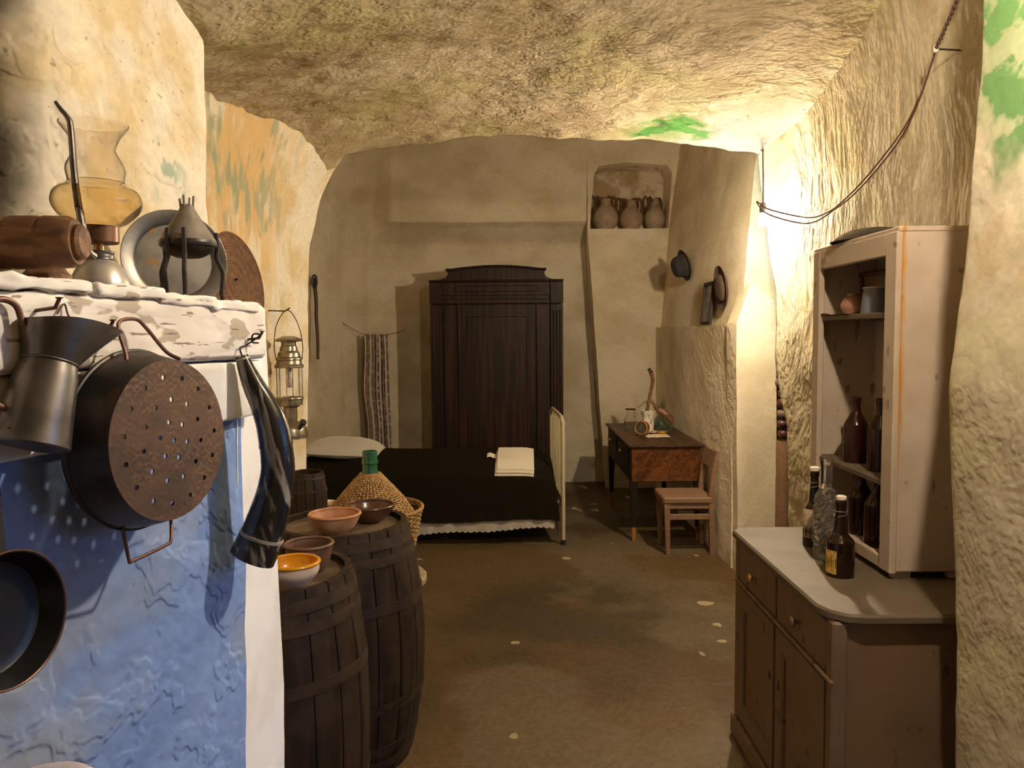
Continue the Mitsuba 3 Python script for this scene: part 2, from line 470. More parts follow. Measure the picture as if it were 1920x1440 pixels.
# near pier on the right: jamb of the doorway to the outside
pier = [(1.72, 1.62), (1.22, 1.64), (1.165, 1.70), (1.155, 1.85), (1.158, 1.98), (1.185, 2.03), (1.25, 2.06), (1.72, 2.10)]


def pier_shape(P, Nn):
    z = P[..., 2]
    off = np.interp(z, [0, 0.45, 0.83, 1.15, 1.5, 1.9, 2.4, 3.1], [0.035, 0.012, 0.006, -0.012, -0.024, -0.002, 0.02, 0.05])
    return P + Nn * off[..., None]


struct('wall_pier', plan_wall(pier[::-1], 0, 3.15, 0.015, 40, 0.012, 0.0045, pier_shape, flip=True), 'm_right', 'rough plastered pier in the right foreground with a green stain')

# alcove behind: curved in plan, its walls leaning in
alc = [(-1.30, 4.70), (-1.66, 4.86), (-1.82, 5.2), (-1.85, 6.0), (-1.85, 6.8), (-1.82, 7.5), (-1.74, 7.95), (-1.54, 8.28), (-1.25, 8.45), (-0.6, 8.49), (0.2, 8.49), (1.08, 8.49)]


def alc_shape(P, Nn):
    z = P[..., 2]; x = P[..., 0]; y = P[..., 1]
    inn = np.interp(z, [0, 1.6, 2.3, 3.0, 3.9], [0, 0.0, 0.03, 0.12, 0.45])
    back = np.clip((y - 8.1) / 0.2, 0, 1) * np.clip((x + 1.50) / 0.10, 0, 1)
    ledge = np.interp(z, [2.59, 2.64, 2.785, 2.80], [0, 0.03, 0.22, 0.29]) * back
    w = 1 - 0.75 * back
    P = P + Nn * (inn * w + ledge)[..., None]
    P[..., 0] = np.where(z > 2.45, np.minimum(P[..., 0], 0.83), P[..., 0])
    return P


struct('wall_back', plan_wall(alc, 0, 3.9, 0.022, 50, 0.03, 0.006, alc_shape), 'm_alcove', 'rounded greyish plaster back wall of the alcove')
struct('wall_vault', surface(lambda U, V: np.stack([U, V, 3.85 + 0 * U], -1), np.linspace(-2.2, 2.1, 40), np.linspace(4.6, 8.8, 40), 9, flip=True), 'm_alcove', 'vault of the alcove above the bed', 'ceiling')

# block with the jug niche
blk = m3.Manifold.hull_points(np.array([[0.985, 8.13, 0], [0.80, 8.12, 2.72], [0.80, 8.12, 3.9], [1.8, 8.12, 0], [1.8, 8.12, 3.9],
                                        [1.05, 8.75, 0], [0.80, 8.75, 2.72], [0.80, 8.75, 3.9], [1.8, 8.75, 0], [1.8, 8.75, 3.9]]))
nic = [(0.822, 2.725), (1.64, 2.725), (1.67, 3.30), (1.62, 3.37), (1.2, 3.40), (0.91, 3.37), (0.865, 3.29)]
cut = m3.CrossSection([np.array(nic)], m3.FillRule.NonZero).extrude(0.55).rotate([90, 0, 0]).translate([0, 8.54, 0])
blk = (blk - cut).refine_to_length(0.05)
struct('wall_niche', rough(from_manifold(blk), 0.010, 0.4, 6), 'm_alcove', 'plaster block at the right of the alcove with a niche for jugs', smooth=40)

# partition between the alcove and the passage, thicker below a ledge
low = m3.Manifold.hull_points(np.array([[1.53, 5.19, 0], [1.505, 5.19, 1.70], [1.60, 5.20, 1.97], [1.80, 5.20, 0], [1.775, 5.20, 1.84],
                                        [1.53, 5.42, 0], [1.505, 5.42, 1.70], [1.60, 5.42, 1.97], [1.80, 5.42, 0], [1.775, 5.42, 1.84]]))
low = low + cube_m(1.515, 1.80, 5.3, 8.4, 0, 1.70)
up = m3.Manifold.hull_points(np.array([[x + dx, y, z] for x, z in ((1.56, 1.6), (1.645, 2.72), (1.80, 3.9)) for y in (5.30, 8.7) for dx in (0, 0.25)]))
part_m = from_manifold((low + up).refine_to_length(0.05))
struct('wall_partition', rough(part_m, 0.008, 0.35, 7), 'm_alcove', 'plaster partition beside the desk with its end lit by the lamp', smooth=40)

# passage behind the right wall, front room behind the photographer, and the rock around them
struct('wall_passage', cat([box(1.7, 2.95, 6.6, 6.8, 0, 3.9), box(2.8, 3.0, 4.1, 6.7, 0, 3.9), box(1.75, 3.0, 4.15, 6.8, 2.9, 3.1), box(2.0, 3.0, 4.02, 4.2, 0, 3.9)]), 'm_alcove', 'dark end of the narrow passage', smooth=False)
struct('wall_near', box(-1.6, 1.9, -3.5, -3.35, 0, 3.1), 'm_right', 'far wall of the front room', smooth=False)
side = cube_m(1.22, 1.40, -3.4, 1.66, 0, 3.1) - cube_m(1.0, 1.6, 0.62, 1.62, -0.1, 2.1)
struct('wall_doorway', from_manifold(side.refine_to_length(0.15)), 'm_right', 'right wall with the doorway to the outside', smooth=False)
rock = [box(-2.6, -2.4, -3.6, 9.2, -0.2, 4.2), box(-2.6, 3.2, 8.9, 9.2, -0.2, 4.2), box(-2.6, 3.2, -3.7, -3.5, -0.2, 4.2), box(-2.6, 3.2, -3.6, 9.2, 4.0, 4.2),
        box(1.72, 1.9, 1.62, 4.1, -0.2, 4.2), box(3.0, 3.2, 4.0, 9.2, -0.2, 4.2), box(1.4, 3.2, 4.06, 4.1, 3.0, 4.2), box(1.38, 1.9, -3.6, 1.63, 3.0, 4.2), box(1.36, 1.42, -3.6, 0.6, 0, 4.2), box(1.22, 1.9, 1.62, 1.66, 0, 4.2)]
struct('wall_rock', cat(rock), 'm_outside', 'bedrock around the rooms', smooth=False)

# ------------------------------------------------------------------ lamps
mat('m_socket', (0.05, 0.045, 0.04), 0.5)
mat('m_cable', (0.10, 0.045, 0.03), 0.6)


def bulb(at, power, name, label, up=1):
    k = thing(name, label, 'light bulb')
    prof = smooth_profile([(0.001, -0.062), (0.020, -0.056), (0.030, -0.036), (0.031, -0.022), (0.022, 0.002), (0.0145, 0.018)], 30)
    sh = mikit.ply(move(lathe(prof, 24), *at), None, smooth=True)
    sh['emitter'] = {'type': 'area', 'radiance': rgb(*power)}
    sh['bsdf'] = {'type': 'diffuse', 'reflectance': rgb(0.8, 0.8, 0.8)}
    scene[k + '__glass_globe'] = sh
    part(k, 'socket', move(lathe([(0.001, 0.07), (0.012, 0.068), (0.019, 0.05), (0.019, 0.018), (0.015, 0.012), (0.001, 0.012)][::-1], 20), *at), 'm_socket', label='dark bulb socket')
    return k


kb = bulb(LAMP, LAMP_RGB, 'light_bulb', 'glowing bare bulb hanging against the right wall near the alcove')
lx, ly, lz = LAMP
part(kb, 'flex', tube(smooth_profile([(lx, ly, lz + 0.068), (lx + 0.002, ly + 0.01, lz + 0.2), (lx + 0.04, ly + 0.14, lz + 0.36), (lx + 0.06, ly + 0.2, lz + 0.40)], 20), 0.004), 'm_cable')
part(kb, 'hook', tube([(lx + 0.06, ly + 0.2, lz + 0.46), (lx + 0.062, ly + 0.2, lz + 0.41), (lx + 0.052, ly + 0.195, lz + 0.395), (lx + 0.045, ly + 0.19, lz + 0.405)], 0.005), 'm_socket')
kb = bulb(LAMP_BACK, LAMP_BACK_RGB, 'light_bulb', 'bare bulb hanging from the ceiling above the sideboard, out of the picture')
part(kb, 'flex', tube([(LAMP_BACK[0], LAMP_BACK[1], LAMP_BACK[2] + 0.068), (LAMP_BACK[0], LAMP_BACK[1], 2.88)], 0.004), 'm_cable')

# ------------------------------------------------------------------ object materials
def c_paintwood(p, n, uv):      # flaking white paint on old wood
    c = mix((0.74, 0.695, 0.63), (0.68, 0.61, 0.53), spots(p, 9.0, 0.4, 0.65))
    f = fbm(p.x * 10 + p.y * 10, p.x * 10 - p.y * 10, p.z * 26, 4)
    c = mix(c, (0.34, 0.27, 0.20), smoothstep(0.64, 0.67, f) * 0.85)
    f2 = fbm(p.x * 60 + p.y * 14, 0, p.z * 150, 3)
    return mix(c, (0.16, 0.09, 0.06), smoothstep(0.70, 0.76, f2) * 0.8)


def wood(a, b, s=60.0, zs=4.0):
    def fn(p, n, uv):
        g = fbm(p.x * s, p.y * s, p.z * zs, 3)
        return mix(a, b, smoothstep(0.3, 0.7, g))
    return fn


def hwood(a, b, s=60.0, ax=0):
    def fn(p, n, uv):
        q = [p.x * s, p.y * s, p.z * s]
        q[ax] = q[ax] * 0.06
        return mix(a, b, smoothstep(0.3, 0.7, fbm(q[0], q[1], q[2], 3)))
    return fn


def c_barrel(p, n, uv):
    c = mix((0.030, 0.0165, 0.0085), (0.015, 0.0085, 0.0048), smoothstep(0.3, 0.7, fbm(p.x * 40, p.y * 40, p.z * 3, 3)))
    return mix(c, (0.042, 0.030, 0.020), 0.5 * spots(p, 9.0, 0.52, 0.72, 3, 4.0))


def c_rust(p, n, uv):
    c = mix((0.085, 0.045, 0.028), (0.050, 0.028, 0.020), spots(p, 20.0, 0.4, 0.65))
    c = mix(c, (0.15, 0.080, 0.038), smoothstep(0.42, 0.70, fbm(p.x * 260, p.y * 260, p.z * 260, 2)) * spots(p, 22.0, 0.34, 0.60, 3, 5.0) * 0.85)
    return c


def c_rustside(p, n, uv):
    c = mix((0.034, 0.025, 0.023), (0.018, 0.015, 0.015), spots(p, 20.0, 0.4, 0.65))
    return mix(c, (0.07, 0.038, 0.022), 0.5 * spots(p, 40.0, 0.55, 0.7, 3, 2.0))


def c_zinc(p, n, uv):
    c = mix((0.17, 0.155, 0.135), (0.11, 0.10, 0.088), spots(p, 16.0, 0.4, 0.65))
    return mix(c, (0.22, 0.12, 0.04), 0.8 * spots(p, 30.0, 0.64, 0.74, 3, 6.0))


def c_cab(p, n, uv):            # greyish pink paint, chipped
    c = mix((0.43, 0.335, 0.245), (0.37, 0.28, 0.195), spots(p, 6.0, 0.4, 0.7))
    c = mix(c, (0.20, 0.13, 0.09), 0.8 * smoothstep(0.70, 0.76, fbm(p.x * 30, p.y * 30, p.z * 12, 3)))
    return c


def c_hutch(p, n, uv):
    c = c_cab(p, n, uv)
    e = smoothstep(0.013, 0.002, dr.abs(p.x - 1.219 - 0.006 * fbm(p.z * 14, 3, 0, 2))) * smoothstep(2.48, 2.44, p.y) * smoothstep(1.25, 1.6, p.z + 0.3 * fbm(p.z * 9, 0, 0, 2))
    return mix(c, (0.42, 0.19, 0.035), dr.clip(e * (0.4 + 0.9 * noise(p.x * 40, p.y * 40, p.z * 14)), 0, 0.95))


def c_terra(p, n, uv):
    c = mix((0.43, 0.20, 0.095), (0.36, 0.155, 0.07), spots(p, 18.0, 0.4, 0.65))
    return mix(c, (0.52, 0.36, 0.22), 0.5 * spots(p, 12.0, 0.5, 0.7, 3, 5.0))


def c_wicker(p, n, uv):
    return mix((0.40, 0.235, 0.085), (0.25, 0.135, 0.045), spots(p, 60.0, 0.35, 0.65))


def c_jug(p, n, uv):
    c = mix((0.30, 0.225, 0.15), (0.25, 0.17, 0.105), spots(p, 7.0, 0.4, 0.65))
    return mix(c, (0.42, 0.22, 0.10), smoothstep(3.02, 3.10, p.z) * 0.7)


def c_stripe(p, n, uv):         # woven stripes, along the cloth
    u = uv.x * 8
    k = dr.floor(u)
    f = u - k
    dash = noise(uv.y * 45, k * 7.3)
    band = smoothstep(0.34, 0.42, f) * smoothstep(0.92, 0.84, f)
    c = mix((0.50, 0.40, 0.32), (0.42, 0.32, 0.25), noise(uv.x * 60, uv.y * 70))
    strong = mikit.cell_rand(k, 3, 1)
    return mix(c, (0.045, 0.038, 0.050), dr.clip(band * (0.45 + 0.55 * smoothstep(0.25, 0.5, dash)) * (0.65 + 0.5 * strong), 0, 1))


def c_burl(p, n, uv):
    a = fbm(p.x * 11, p.y * 11, p.z * 13, 3)
    r = fbm(p.x * 24 + 5 * a, p.y * 24, p.z * 20 + 6 * a, 3)
    return mix((0.115, 0.038, 0.011), (0.050, 0.0165, 0.0075), smoothstep(0.3, 0.72, r))


def c_wardrobe(p, n, uv):
    g = fbm(p.x * 38, p.y * 38, p.z * 1.6, 3)
    c = mix((0.012, 0.0055, 0.0035), (0.032, 0.0105, 0.0055), smoothstep(0.42, 0.68, g))
    return c


def c_blanket(p, n, uv):
    return mix((0.0115, 0.0088, 0.0055), (0.007, 0.0055, 0.0035), noise(p.x * 220, p.y * 220, p.z * 220))


def c_horn(p, n, uv):
    g = fbm(p.x * 60 + p.z * 8, p.y * 60, p.z * 9, 3)
    c = mix((0.008, 0.007, 0.008), (0.02, 0.017, 0.016), smoothstep(0.3, 0.7, g))
    return mix(c, (0.34, 0.29, 0.23), 0.8 * smoothstep(0.57, 0.72, fbm(p.x * 95 + p.z * 20, p.y * 95, p.z * 10 + 2, 4)))


def c_cup(p, n, uv):
    c = mi.Color3f(0.62, 0.55, 0.43)
    c = mix(c, (0.10, 0.12, 0.26), 0.8 * smoothstep(0.64, 0.70, fbm(p.x * 60, p.y * 60, p.z * 60, 2)))
    return mix(c, (0.45, 0.28, 0.10), 0.6 * smoothstep(0.66, 0.72, fbm(p.x * 50 + 7, p.y * 50, p.z * 50, 2)))


def c_tray(p, n, uv):
    return mix((0.135, 0.060, 0.019), (0.085, 0.036, 0.011), spots(p, 90.0, 0.35, 0.65))


mat('m_beam', c_paintwood, 0.75, bump=lambda p, n, uv: fbm(p.x * 10 + p.y * 10, p.x * 10 - p.y * 10, p.z * 60, 3), bump_scale=0.004)
mat('m_beamsmooth', lambda p, n, uv: mix((0.74, 0.70, 0.65), (0.68, 0.63, 0.56), spots(p, 9.0, 0.4, 0.65)), 0.75, bump=bump_plaster, bump_scale=0.0012)
mat('m_barrel', c_barrel, 0.62, specular=0.22, bump=bump_wood, bump_scale=0.0015)
mat('m_hoop', lambda p, n, uv: mix((0.036, 0.021, 0.012), (0.020, 0.012, 0.008), spots(p, 20.0, 0.4, 0.65)), 0.65, 0.0, specular=0.25)
mat('m_rust', c_rust, 0.75, 0.2, bump=lambda p, n, uv: noise(p.x * 300, p.y * 300, p.z * 300), bump_scale=0.0006)
mat('m_rustside', c_rustside, 0.45, 0.4)
mat('m_iron', (0.035, 0.030, 0.030), 0.4, 0.5)
mat('m_ironwire', (0.13, 0.060, 0.040), 0.5, 0.4)
mat('m_pan', (0.020, 0.020, 0.022), 0.32, 0.6)
mat('m_zinc', c_zinc, 0.38, 0.8)
mat('m_tin', lambda p, n, uv: mix((0.17, 0.15, 0.135), (0.10, 0.088, 0.08), spots(p, 22.0, 0.4, 0.65)), 0.35, 0.8)
mat('m_lampbase', lambda p, n, uv: mix((0.50, 0.46, 0.42), (0.38, 0.33, 0.28), spots(p, 30.0, 0.45, 0.65)), 0.3, 0.55)
mat('m_funnel', lambda p, n, uv: mix((0.22, 0.185, 0.155), (0.14, 0.115, 0.095), spots(p, 30.0, 0.4, 0.65)), 0.5, 0.35)
mat('m_collar', (0.13, 0.062, 0.035), 0.4, 0.6)
mat('m_cab', c_cab, 0.5)
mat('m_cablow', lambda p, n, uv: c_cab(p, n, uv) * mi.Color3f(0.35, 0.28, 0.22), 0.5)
mat('m_top', lambda p, n, uv: mix((0.105, 0.077, 0.052), (0.085, 0.061, 0.039), spots(p, 7.0, 0.4, 0.7)), 0.6, specular=0.3)
mat('m_hutch', c_hutch, 0.55)
mat('m_chair', hwood((0.20, 0.112, 0.062), (0.16, 0.088, 0.047), 50, 0), 0.5)
mat('m_terra', c_terra, 0.6)
mat('m_browngloss', (0.085, 0.036, 0.020), 0.22)
mat('m_darkclay', lambda p, n, uv: mix((0.13, 0.062, 0.035), (0.085, 0.04, 0.024), spots(p, 20.0, 0.4, 0.65)), 0.5)
mat('m_cream', (0.60, 0.46, 0.36), 0.45)
mat('m_yellowglaze', (0.62, 0.27, 0.012), 0.15)
mat('m_wicker', c_wicker, 0.6)
mat('m_greenglass', (0.010, 0.085, 0.035), 0.08, specular=0.6, clearcoat=0.6)
mat('m_jug', c_jug, 0.8)
mat('m_jugdark', (0.075, 0.038, 0.022), 0.7)
mat('m_stripe', c_stripe, 0.95)
mat('m_burl', c_burl, 0.22)
mat('m_desk', hwood((0.060, 0.028, 0.013), (0.032, 0.015, 0.008), 45, 1), 0.45, specular=0.25)
mat('m_deskdark', (0.012, 0.008, 0.005), 0.5, specular=0.15)
mat('m_brass', (0.55, 0.30, 0.07), 0.3, 0.7)
mat('m_copper', (0.50, 0.16, 0.04), 0.2, 0.85)
mat('m_wardrobe', c_wardrobe, 0.5, specular=0.2)
mat('m_blanket', c_blanket, 0.95, specular=0.05)
mat('m_linen', (0.50, 0.45, 0.38), 0.9, bump=lambda p, n, uv: fbm(p.x * 40, p.y * 40, p.z * 40, 3), bump_scale=0.004)
mat('m_lace', (0.36, 0.32, 0.27), 0.9)
mat('m_towel', (0.62, 0.55, 0.43), 0.9)
mat('m_bedframe', (0.42, 0.35, 0.22), 0.4)
mat('m_horn', c_horn, 0.16)
mat('m_hornband', (0.32, 0.28, 0.22), 0.45)
mat('m_cup', c_cup, 0.15)
mat('m_tray', c_tray, 0.8, bump=lambda p, n, uv: noise(p.x * 260, p.y * 260, p.z * 260), bump_scale=0.0012)
mat('m_stick', lambda p, n, uv: mix((0.17, 0.075, 0.032), (0.10, 0.045, 0.02), spots(p, 30.0, 0.4, 0.65)), 0.4)
mat('m_roller', lambda p, n, uv: mix((0.20, 0.105, 0.055), (0.085, 0.040, 0.022), smoothstep(0.36, 0.62, fbm(p.x * 16, p.y * 50, p.z * 50, 4))), 0.6, specular=0.25)
mat('m_hat', (0.022, 0.019, 0.021), 0.95)
mat('m_hatbrown', (0.065, 0.042, 0.030), 0.95, specular=0.1)
mat('m_black', (0.012, 0.010, 0.009), 0.5)
mat('m_picture', lambda p, n, uv: mix((0.17, 0.15, 0.125), (0.10, 0.09, 0.08), spots(p, 14.0, 0.4, 0.6)), 0.3)
mat('m_amber', (0.010, 0.0036, 0.0014), 0.05, specular=0.45)
mat('m_redbottle', (0.020, 0.0045, 0.003), 0.12, specular=0.3)
mat('m_label', lambda p, n, uv: mix((0.62, 0.50, 0.36), (0.45, 0.33, 0.22), spots(p, 60.0, 0.4, 0.6)), 0.6)
mat('m_yellowlabel', lambda p, n, uv: mix((0.58, 0.37, 0.07), (0.38, 0.20, 0.05), spots(p, 80.0, 0.5, 0.6)), 0.5)
mat('m_porcelain', (0.70, 0.62, 0.50), 0.2)
mat('m_enamel', (0.10, 0.105, 0.125), 0.3)
mat('m_pinkclay', (0.26, 0.13, 0.085), 0.5)
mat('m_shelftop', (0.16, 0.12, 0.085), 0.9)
mat('m_plank', hwood((0.34, 0.26, 0.18), (0.26, 0.19, 0.125), 50, 0), 0.7)
mat('m_paper', (0.52, 0.42, 0.28), 0.8)
mat('m_garnet', (0.055, 0.016, 0.014), 0.35)
scene['m_glass'] = {'type': 'dielectric', 'int_ior': 1.5}
scene['m_pressedglass'] = {'type': 'blendbsdf', 'weight': 0.05, 'a': {'type': 'dielectric', 'int_ior': 1.5}, 'b': {'type': 'twosided', 'bsdf': {'type': 'diffuse', 'reflectance': rgb(0.45, 0.43, 0.40)}}}
scene['m_thinglass'] = {'type': 'thindielectric', 'int_ior': 1.45}
scene['m_amberglass'] = {'type': 'dielectric', 'int_ior': 1.5, 'specular_transmittance': rgb(0.97, 0.91, 0.78)}
scene['m_clearglass'] = {'type': 'dielectric', 'int_ior': 1.5, 'specular_transmittance': rgb(0.985, 0.965, 0.94)}
scene['m_tealglass'] = {'type': 'thindielectric', 'int_ior': 1.5, 'specular_transmittance': rgb(0.80, 0.92, 0.86)}

# ------------------------------------------------------------------ the hearth: beam, shelf and what stands or hangs there
EX = np.array([0.232, 0.973, 0.0])       # along the hearth front, away from the photographer
NX = np.array([0.973, -0.232, 0.0])      # out of the hearth front


def hp(s, out, z):
    """A point before the hearth front: s metres from its far corner towards the photographer."""
    return np.array([HC[0], HC[1], 0]) + np.array([HE[0], HE[1], 0]) * s + NX * out + np.array([0, 0, z])


def hearth_box(s0, s1, o0, o1, z0, z1, b=0.004, step=None, amp=0.0, seed=0):
    m = box(s0, s1, o0, o1, z0, z1, b)
    if step:
        m = from_manifold(m3.Manifold.hull_points(np.asarray(m.vertices)).refine_to_length(step))
    v = np.asarray(m.vertices)
    h = HC[None] + HE[None] * v[:, :1] + NX[None, :2] * v[:, 1:2]
    m = mesh(np.concatenate([h, v[:, 2:]], 1), m.faces[:, ::-1])
    m.fix_normals()
    return rough(m, amp, 0.05, seed) if amp else m


sh = thing('mantel_shelf', 'flaking white-painted hearth beam and shelf with nails, at left', 'mantel')
part(sh, 'beam', hearth_box(-0.028, 0.70, -0.03, 0.030, 1.612, 1.700, 0.007, 0.010, 0.0045, 2), 'm_beam', 40)
part(sh, 'lower_board', hearth_box(-0.024, 0.70, -0.03, 0.022, 1.517, 1.609, 0.005, 0.02, 0.0018, 7), 'm_beamsmooth', 40)
# ragged upper edge: crusts of paint and plaster, broken in two places
rng = np.random.default_rng(5)
for s0, s1, zz in ((0.000, 0.125, 1.701), (0.112, 0.240, 1.7055), (0.228, 0.352, 1.712), (0.356, 0.52, 1.7145), (0.51, 0.71, 1.717)):
    m = hearth_box(s0, s1, -0.045, 0.034, zz - 0.013, zz + 0.003, 0.003, 0.007)
    part(sh, 'edge_crust', rough(m, 0.0055, 0.028, int(s0 * 900), 3), 'm_beam', 45)
slab = np.array([(-0.452, 1.40), (-0.50, 1.20), (-0.68, 0.45), (-1.25, 0.45), (-1.25, 2.30), (-0.72, 2.30), (-0.69, 2.2), (-0.60, 1.50)])
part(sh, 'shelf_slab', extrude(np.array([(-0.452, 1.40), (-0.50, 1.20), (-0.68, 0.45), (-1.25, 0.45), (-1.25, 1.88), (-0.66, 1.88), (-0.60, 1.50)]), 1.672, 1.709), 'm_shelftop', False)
part(sh, 'end_cap', rough(from_manifold(m3.Manifold.hull_points(np.asarray(box(-0.490, -0.452, 1.272, 1.405, 1.60, 1.703, 0.012).vertices)).refine_to_length(0.012)), 0.002, 0.05, 9), 'm_strip', 40)


def nail(s, z, out=0.03, label='', bend=0.0, length=0.04):
    a = hp(s, 0.015, z); b = hp(s, out + length - 0.03, z + 0.004); c = hp(s, out + length - 0.024, z + 0.014 + bend)
    k = single('nail', cat([tube([a, b, c], 0.0022, 6), tube([c, c + np.array([0, 0, 0.0015])], 0.004, 8)]), 'm_ironwire', label, 'nail')
    return b


nail(0.362, 1.655, label='rusty nail in the white beam holding the rusty colander', length=0.055)
nail(0.030, 1.642, label='rusty nail at the far end of the white beam holding the black horn', length=0.05)
nail(0.440, 1.678, label='rusty nail at the left of the beam beside the pitcher handle', length=0.055)
w = [hp(0.415, 0.033, 1.676), hp(0.405, 0.034, 1.688), hp(0.40, 0.036, 1.672), hp(0.375, 0.035, 1.666), hp(0.352, 0.036, 1.664), hp(0.348, 0.034, 1.667)]
single('wire_scrap', tube(smooth_profile(w, 24), 0.0011, 5), 'm_ironwire', 'thin twisted wire scrap pinned to the white beam above the pitcher', 'wire')

# rusty colander
ang = math.radians(-17); NC = np.array([math.cos(ang), math.sin(ang), 0.02])
CO = np.array([-0.471, 0.966, 1.521])
put = lambda m: frame(move(m, s=0.912), CO, (0, 0, 1), None, NC)
col = thing('colander', 'round rusty colander with a pierced base hanging on the white beam', 'colander')
side = smooth_profile([(0.1215, 0.0), (0.119, 0.016), (0.114, 0.036), (0.108, 0.056)], 16)
wall_p = np.vstack([side, side[::-1] * [1, 1] - [0.0022, 0]])
part(col, 'side', put(lathe(np.vstack([wall_p, wall_p[:1]]), 72)), 'm_rustside')
part(col, 'rim', put(lathe([(0.1215 + 0.0035 * math.cos(t), 0.0035 * math.sin(t)) for t in np.linspace(0, 2 * math.pi, 9)], 72)), 'm_rustside')
holes = [(0, 0)] + [(0.026 * math.cos(t), 0.026 * math.sin(t)) for t in np.arange(6) * 1.047 + 0.3] + [(0.055 * math.cos(t), 0.055 * math.sin(t)) for t in np.arange(11) * 2 * math.pi / 11] + [(0.086 * math.cos(t), 0.086 * math.sin(t)) for t in np.arange(15) * 2 * math.pi / 15 + 0.13]
disc = m3.CrossSection.circle(0.1085, 72)
for hx, hy in holes:
    disc = disc - m3.CrossSection.circle(0.0036, 10).translate([hx, hy])
D = disc.extrude(0.002).refine_to_length(0.012).to_mesh()
dv = np.array(D.vert_properties[:, :3]); dv[:, 2] += 0.0545 + 0.004 * np.clip(1 - (dv[:, 0] ** 2 + dv[:, 1] ** 2) / 0.0117, 0, 1)
part(col, 'pierced_base', put(mesh(dv, D.tri_verts)), 'm_rust', 30, 'rust-brown base with round holes')
# handles: bent rod, one up on the nail, one down
top = [(0.100, 0.040, 0.026), (0.118, 0.034, 0.020), (0.150, 0.027, 0.004), (0.163, 0.018, 0.000), (0.165, -0.010, 0.000), (0.152, -0.024, 0.004), (0.120, -0.040, 0.020), (0.108, -0.050, 0.035)]
part(col, 'handle', put(tube(smooth_profile(top, 48), 0.0026, 8)), 'm_ironwire')
bot = [(-0.113, 0.045, 0.008), (-0.124, 0.040, 0.006), (-0.158, 0.036, 0.008), (-0.161, 0.028, 0.008), (-0.152, -0.020, 0.020), (-0.146, -0.030, 0.020), (-0.120, -0.046, 0.008), (-0.108, -0.048, 0.010)]
part(col, 'handle', put(tube(smooth_profile(bot, 40), 0.0024, 8)), 'm_ironwire')

# tin pitcher with a flared mouth, hanging by its handle and tipped outwards
AX = np.array([0.08, 0.33, 0.94]); AX /= np.linalg.norm(AX)
PO = np.array([-0.510, 0.810, 1.535])
pit = thing('pitcher', 'grey tin pitcher with a flared helmet-shaped mouth hanging at far left', 'pitcher')
put = lambda m: frame(move(m, s=0.82), PO, (0.45, 1.0, 0), None, AX)
body = [(0.001, 0.0), (0.046, 0.0), (0.0475, 0.002), (0.0465, 0.012), (0.038, 0.092), (0.0335, 0.1135)]
part(pit, 'body', put(lathe(body, 56)), 'm_tin', 35)
part(pit, 'neck_ring', put(lathe([(0.0335 + 0.002 * math.cos(t), 0.1135 + 0.002 * math.sin(t)) for t in np.linspace(0, 2 * math.pi, 8)], 56)), 'm_tin')
a = np.linspace(0, 2 * math.pi, 64, endpoint=False)
tt = np.linspace(0, 1, 12)
mouth = np.zeros((64, 12, 3))
lipf = 0.5 + 0.5 * np.cos(a)                      # 1 at the pouring side
for j, t in enumerate(tt):
    R = 0.0335 + (0.014 + 0.044 * lipf ** 1.5) * t ** 1.1
    mouth[:, j, 0] = R * np.cos(a); mouth[:, j, 1] = (0.0335 + 0.014 * t) * np.sin(a)
    mouth[:, j, 2] = 0.1135 + t * (0.046 + 0.026 * lipf)
inner = mouth[:, ::-1].copy(); inner[..., :2] *= 0.965
part(pit, 'flared_mouth', put(grid(np.concatenate([mouth, inner], 1), True)), 'm_tin', 40)
hd = [(-0.046, 0, 0.150), (-0.062, 0, 0.172), (-0.086, 0, 0.168), (-0.102, 0, 0.130), (-0.098, 0, 0.085), (-0.072, 0, 0.050), (-0.043, 0, 0.040)]
hdm = tube(smooth_profile(hd, 50), 0.0042, 10)
part(pit, 'handle', put(hdm), 'm_ironwire', label='curved brown iron handle')

# frying pan, hanging below at the edge of the picture
pan = thing('frying_pan', 'dark iron frying pan hanging at the lower left below the pitcher', 'pan')
put = fr(hp(0.505, 0.014, 1.357), NX + np.array([0, 0, 0.06]))
R = 0.0705
pp = [(0.001, 0.0), (R - 0.020, 0.0), (R - 0.010, 0.006), (R, 0.030), (R + 0.001, 0.0315), (R - 0.002, 0.031), (R - 0.012, 0.0075), (R - 0.021, 0.003), (0.001, 0.003)]
part(pan, 'pan_body', put(lathe(pp, 72)), 'm_pan', 30)
part(pan, 'rim', put(lathe([(R + 0.0013 * math.cos(t), 0.031 + 0.0013 * math.sin(t)) for t in np.linspace(0, 2 * math.pi, 8)], 72)), 'm_collar')
hb = box(R - 0.004, R + 0.115, -0.009, 0.009, 0.022, 0.026, 0.002)
part(pan, 'handle', put(hb), 'm_black', 30)
nail(0.505, 1.545, label='nail under the beam from which the frying pan hangs', length=0.05)

# ledge of plaster at the foot of the wall
bul = lathe(smooth_profile([(0.085, 0), (0.075, 0.95), (0.070, 1.12), (0.055, 1.156), (0.03, 1.168), (0.001, 1.170)], 50), 40)
struct('trim_2', rough(move(bul, -0.520, 0.815, 0), 0.004, 0.08, 4), 'm_ledge', 'pale rounded plaster ledge at the foot of the blue wall', 'ledge')

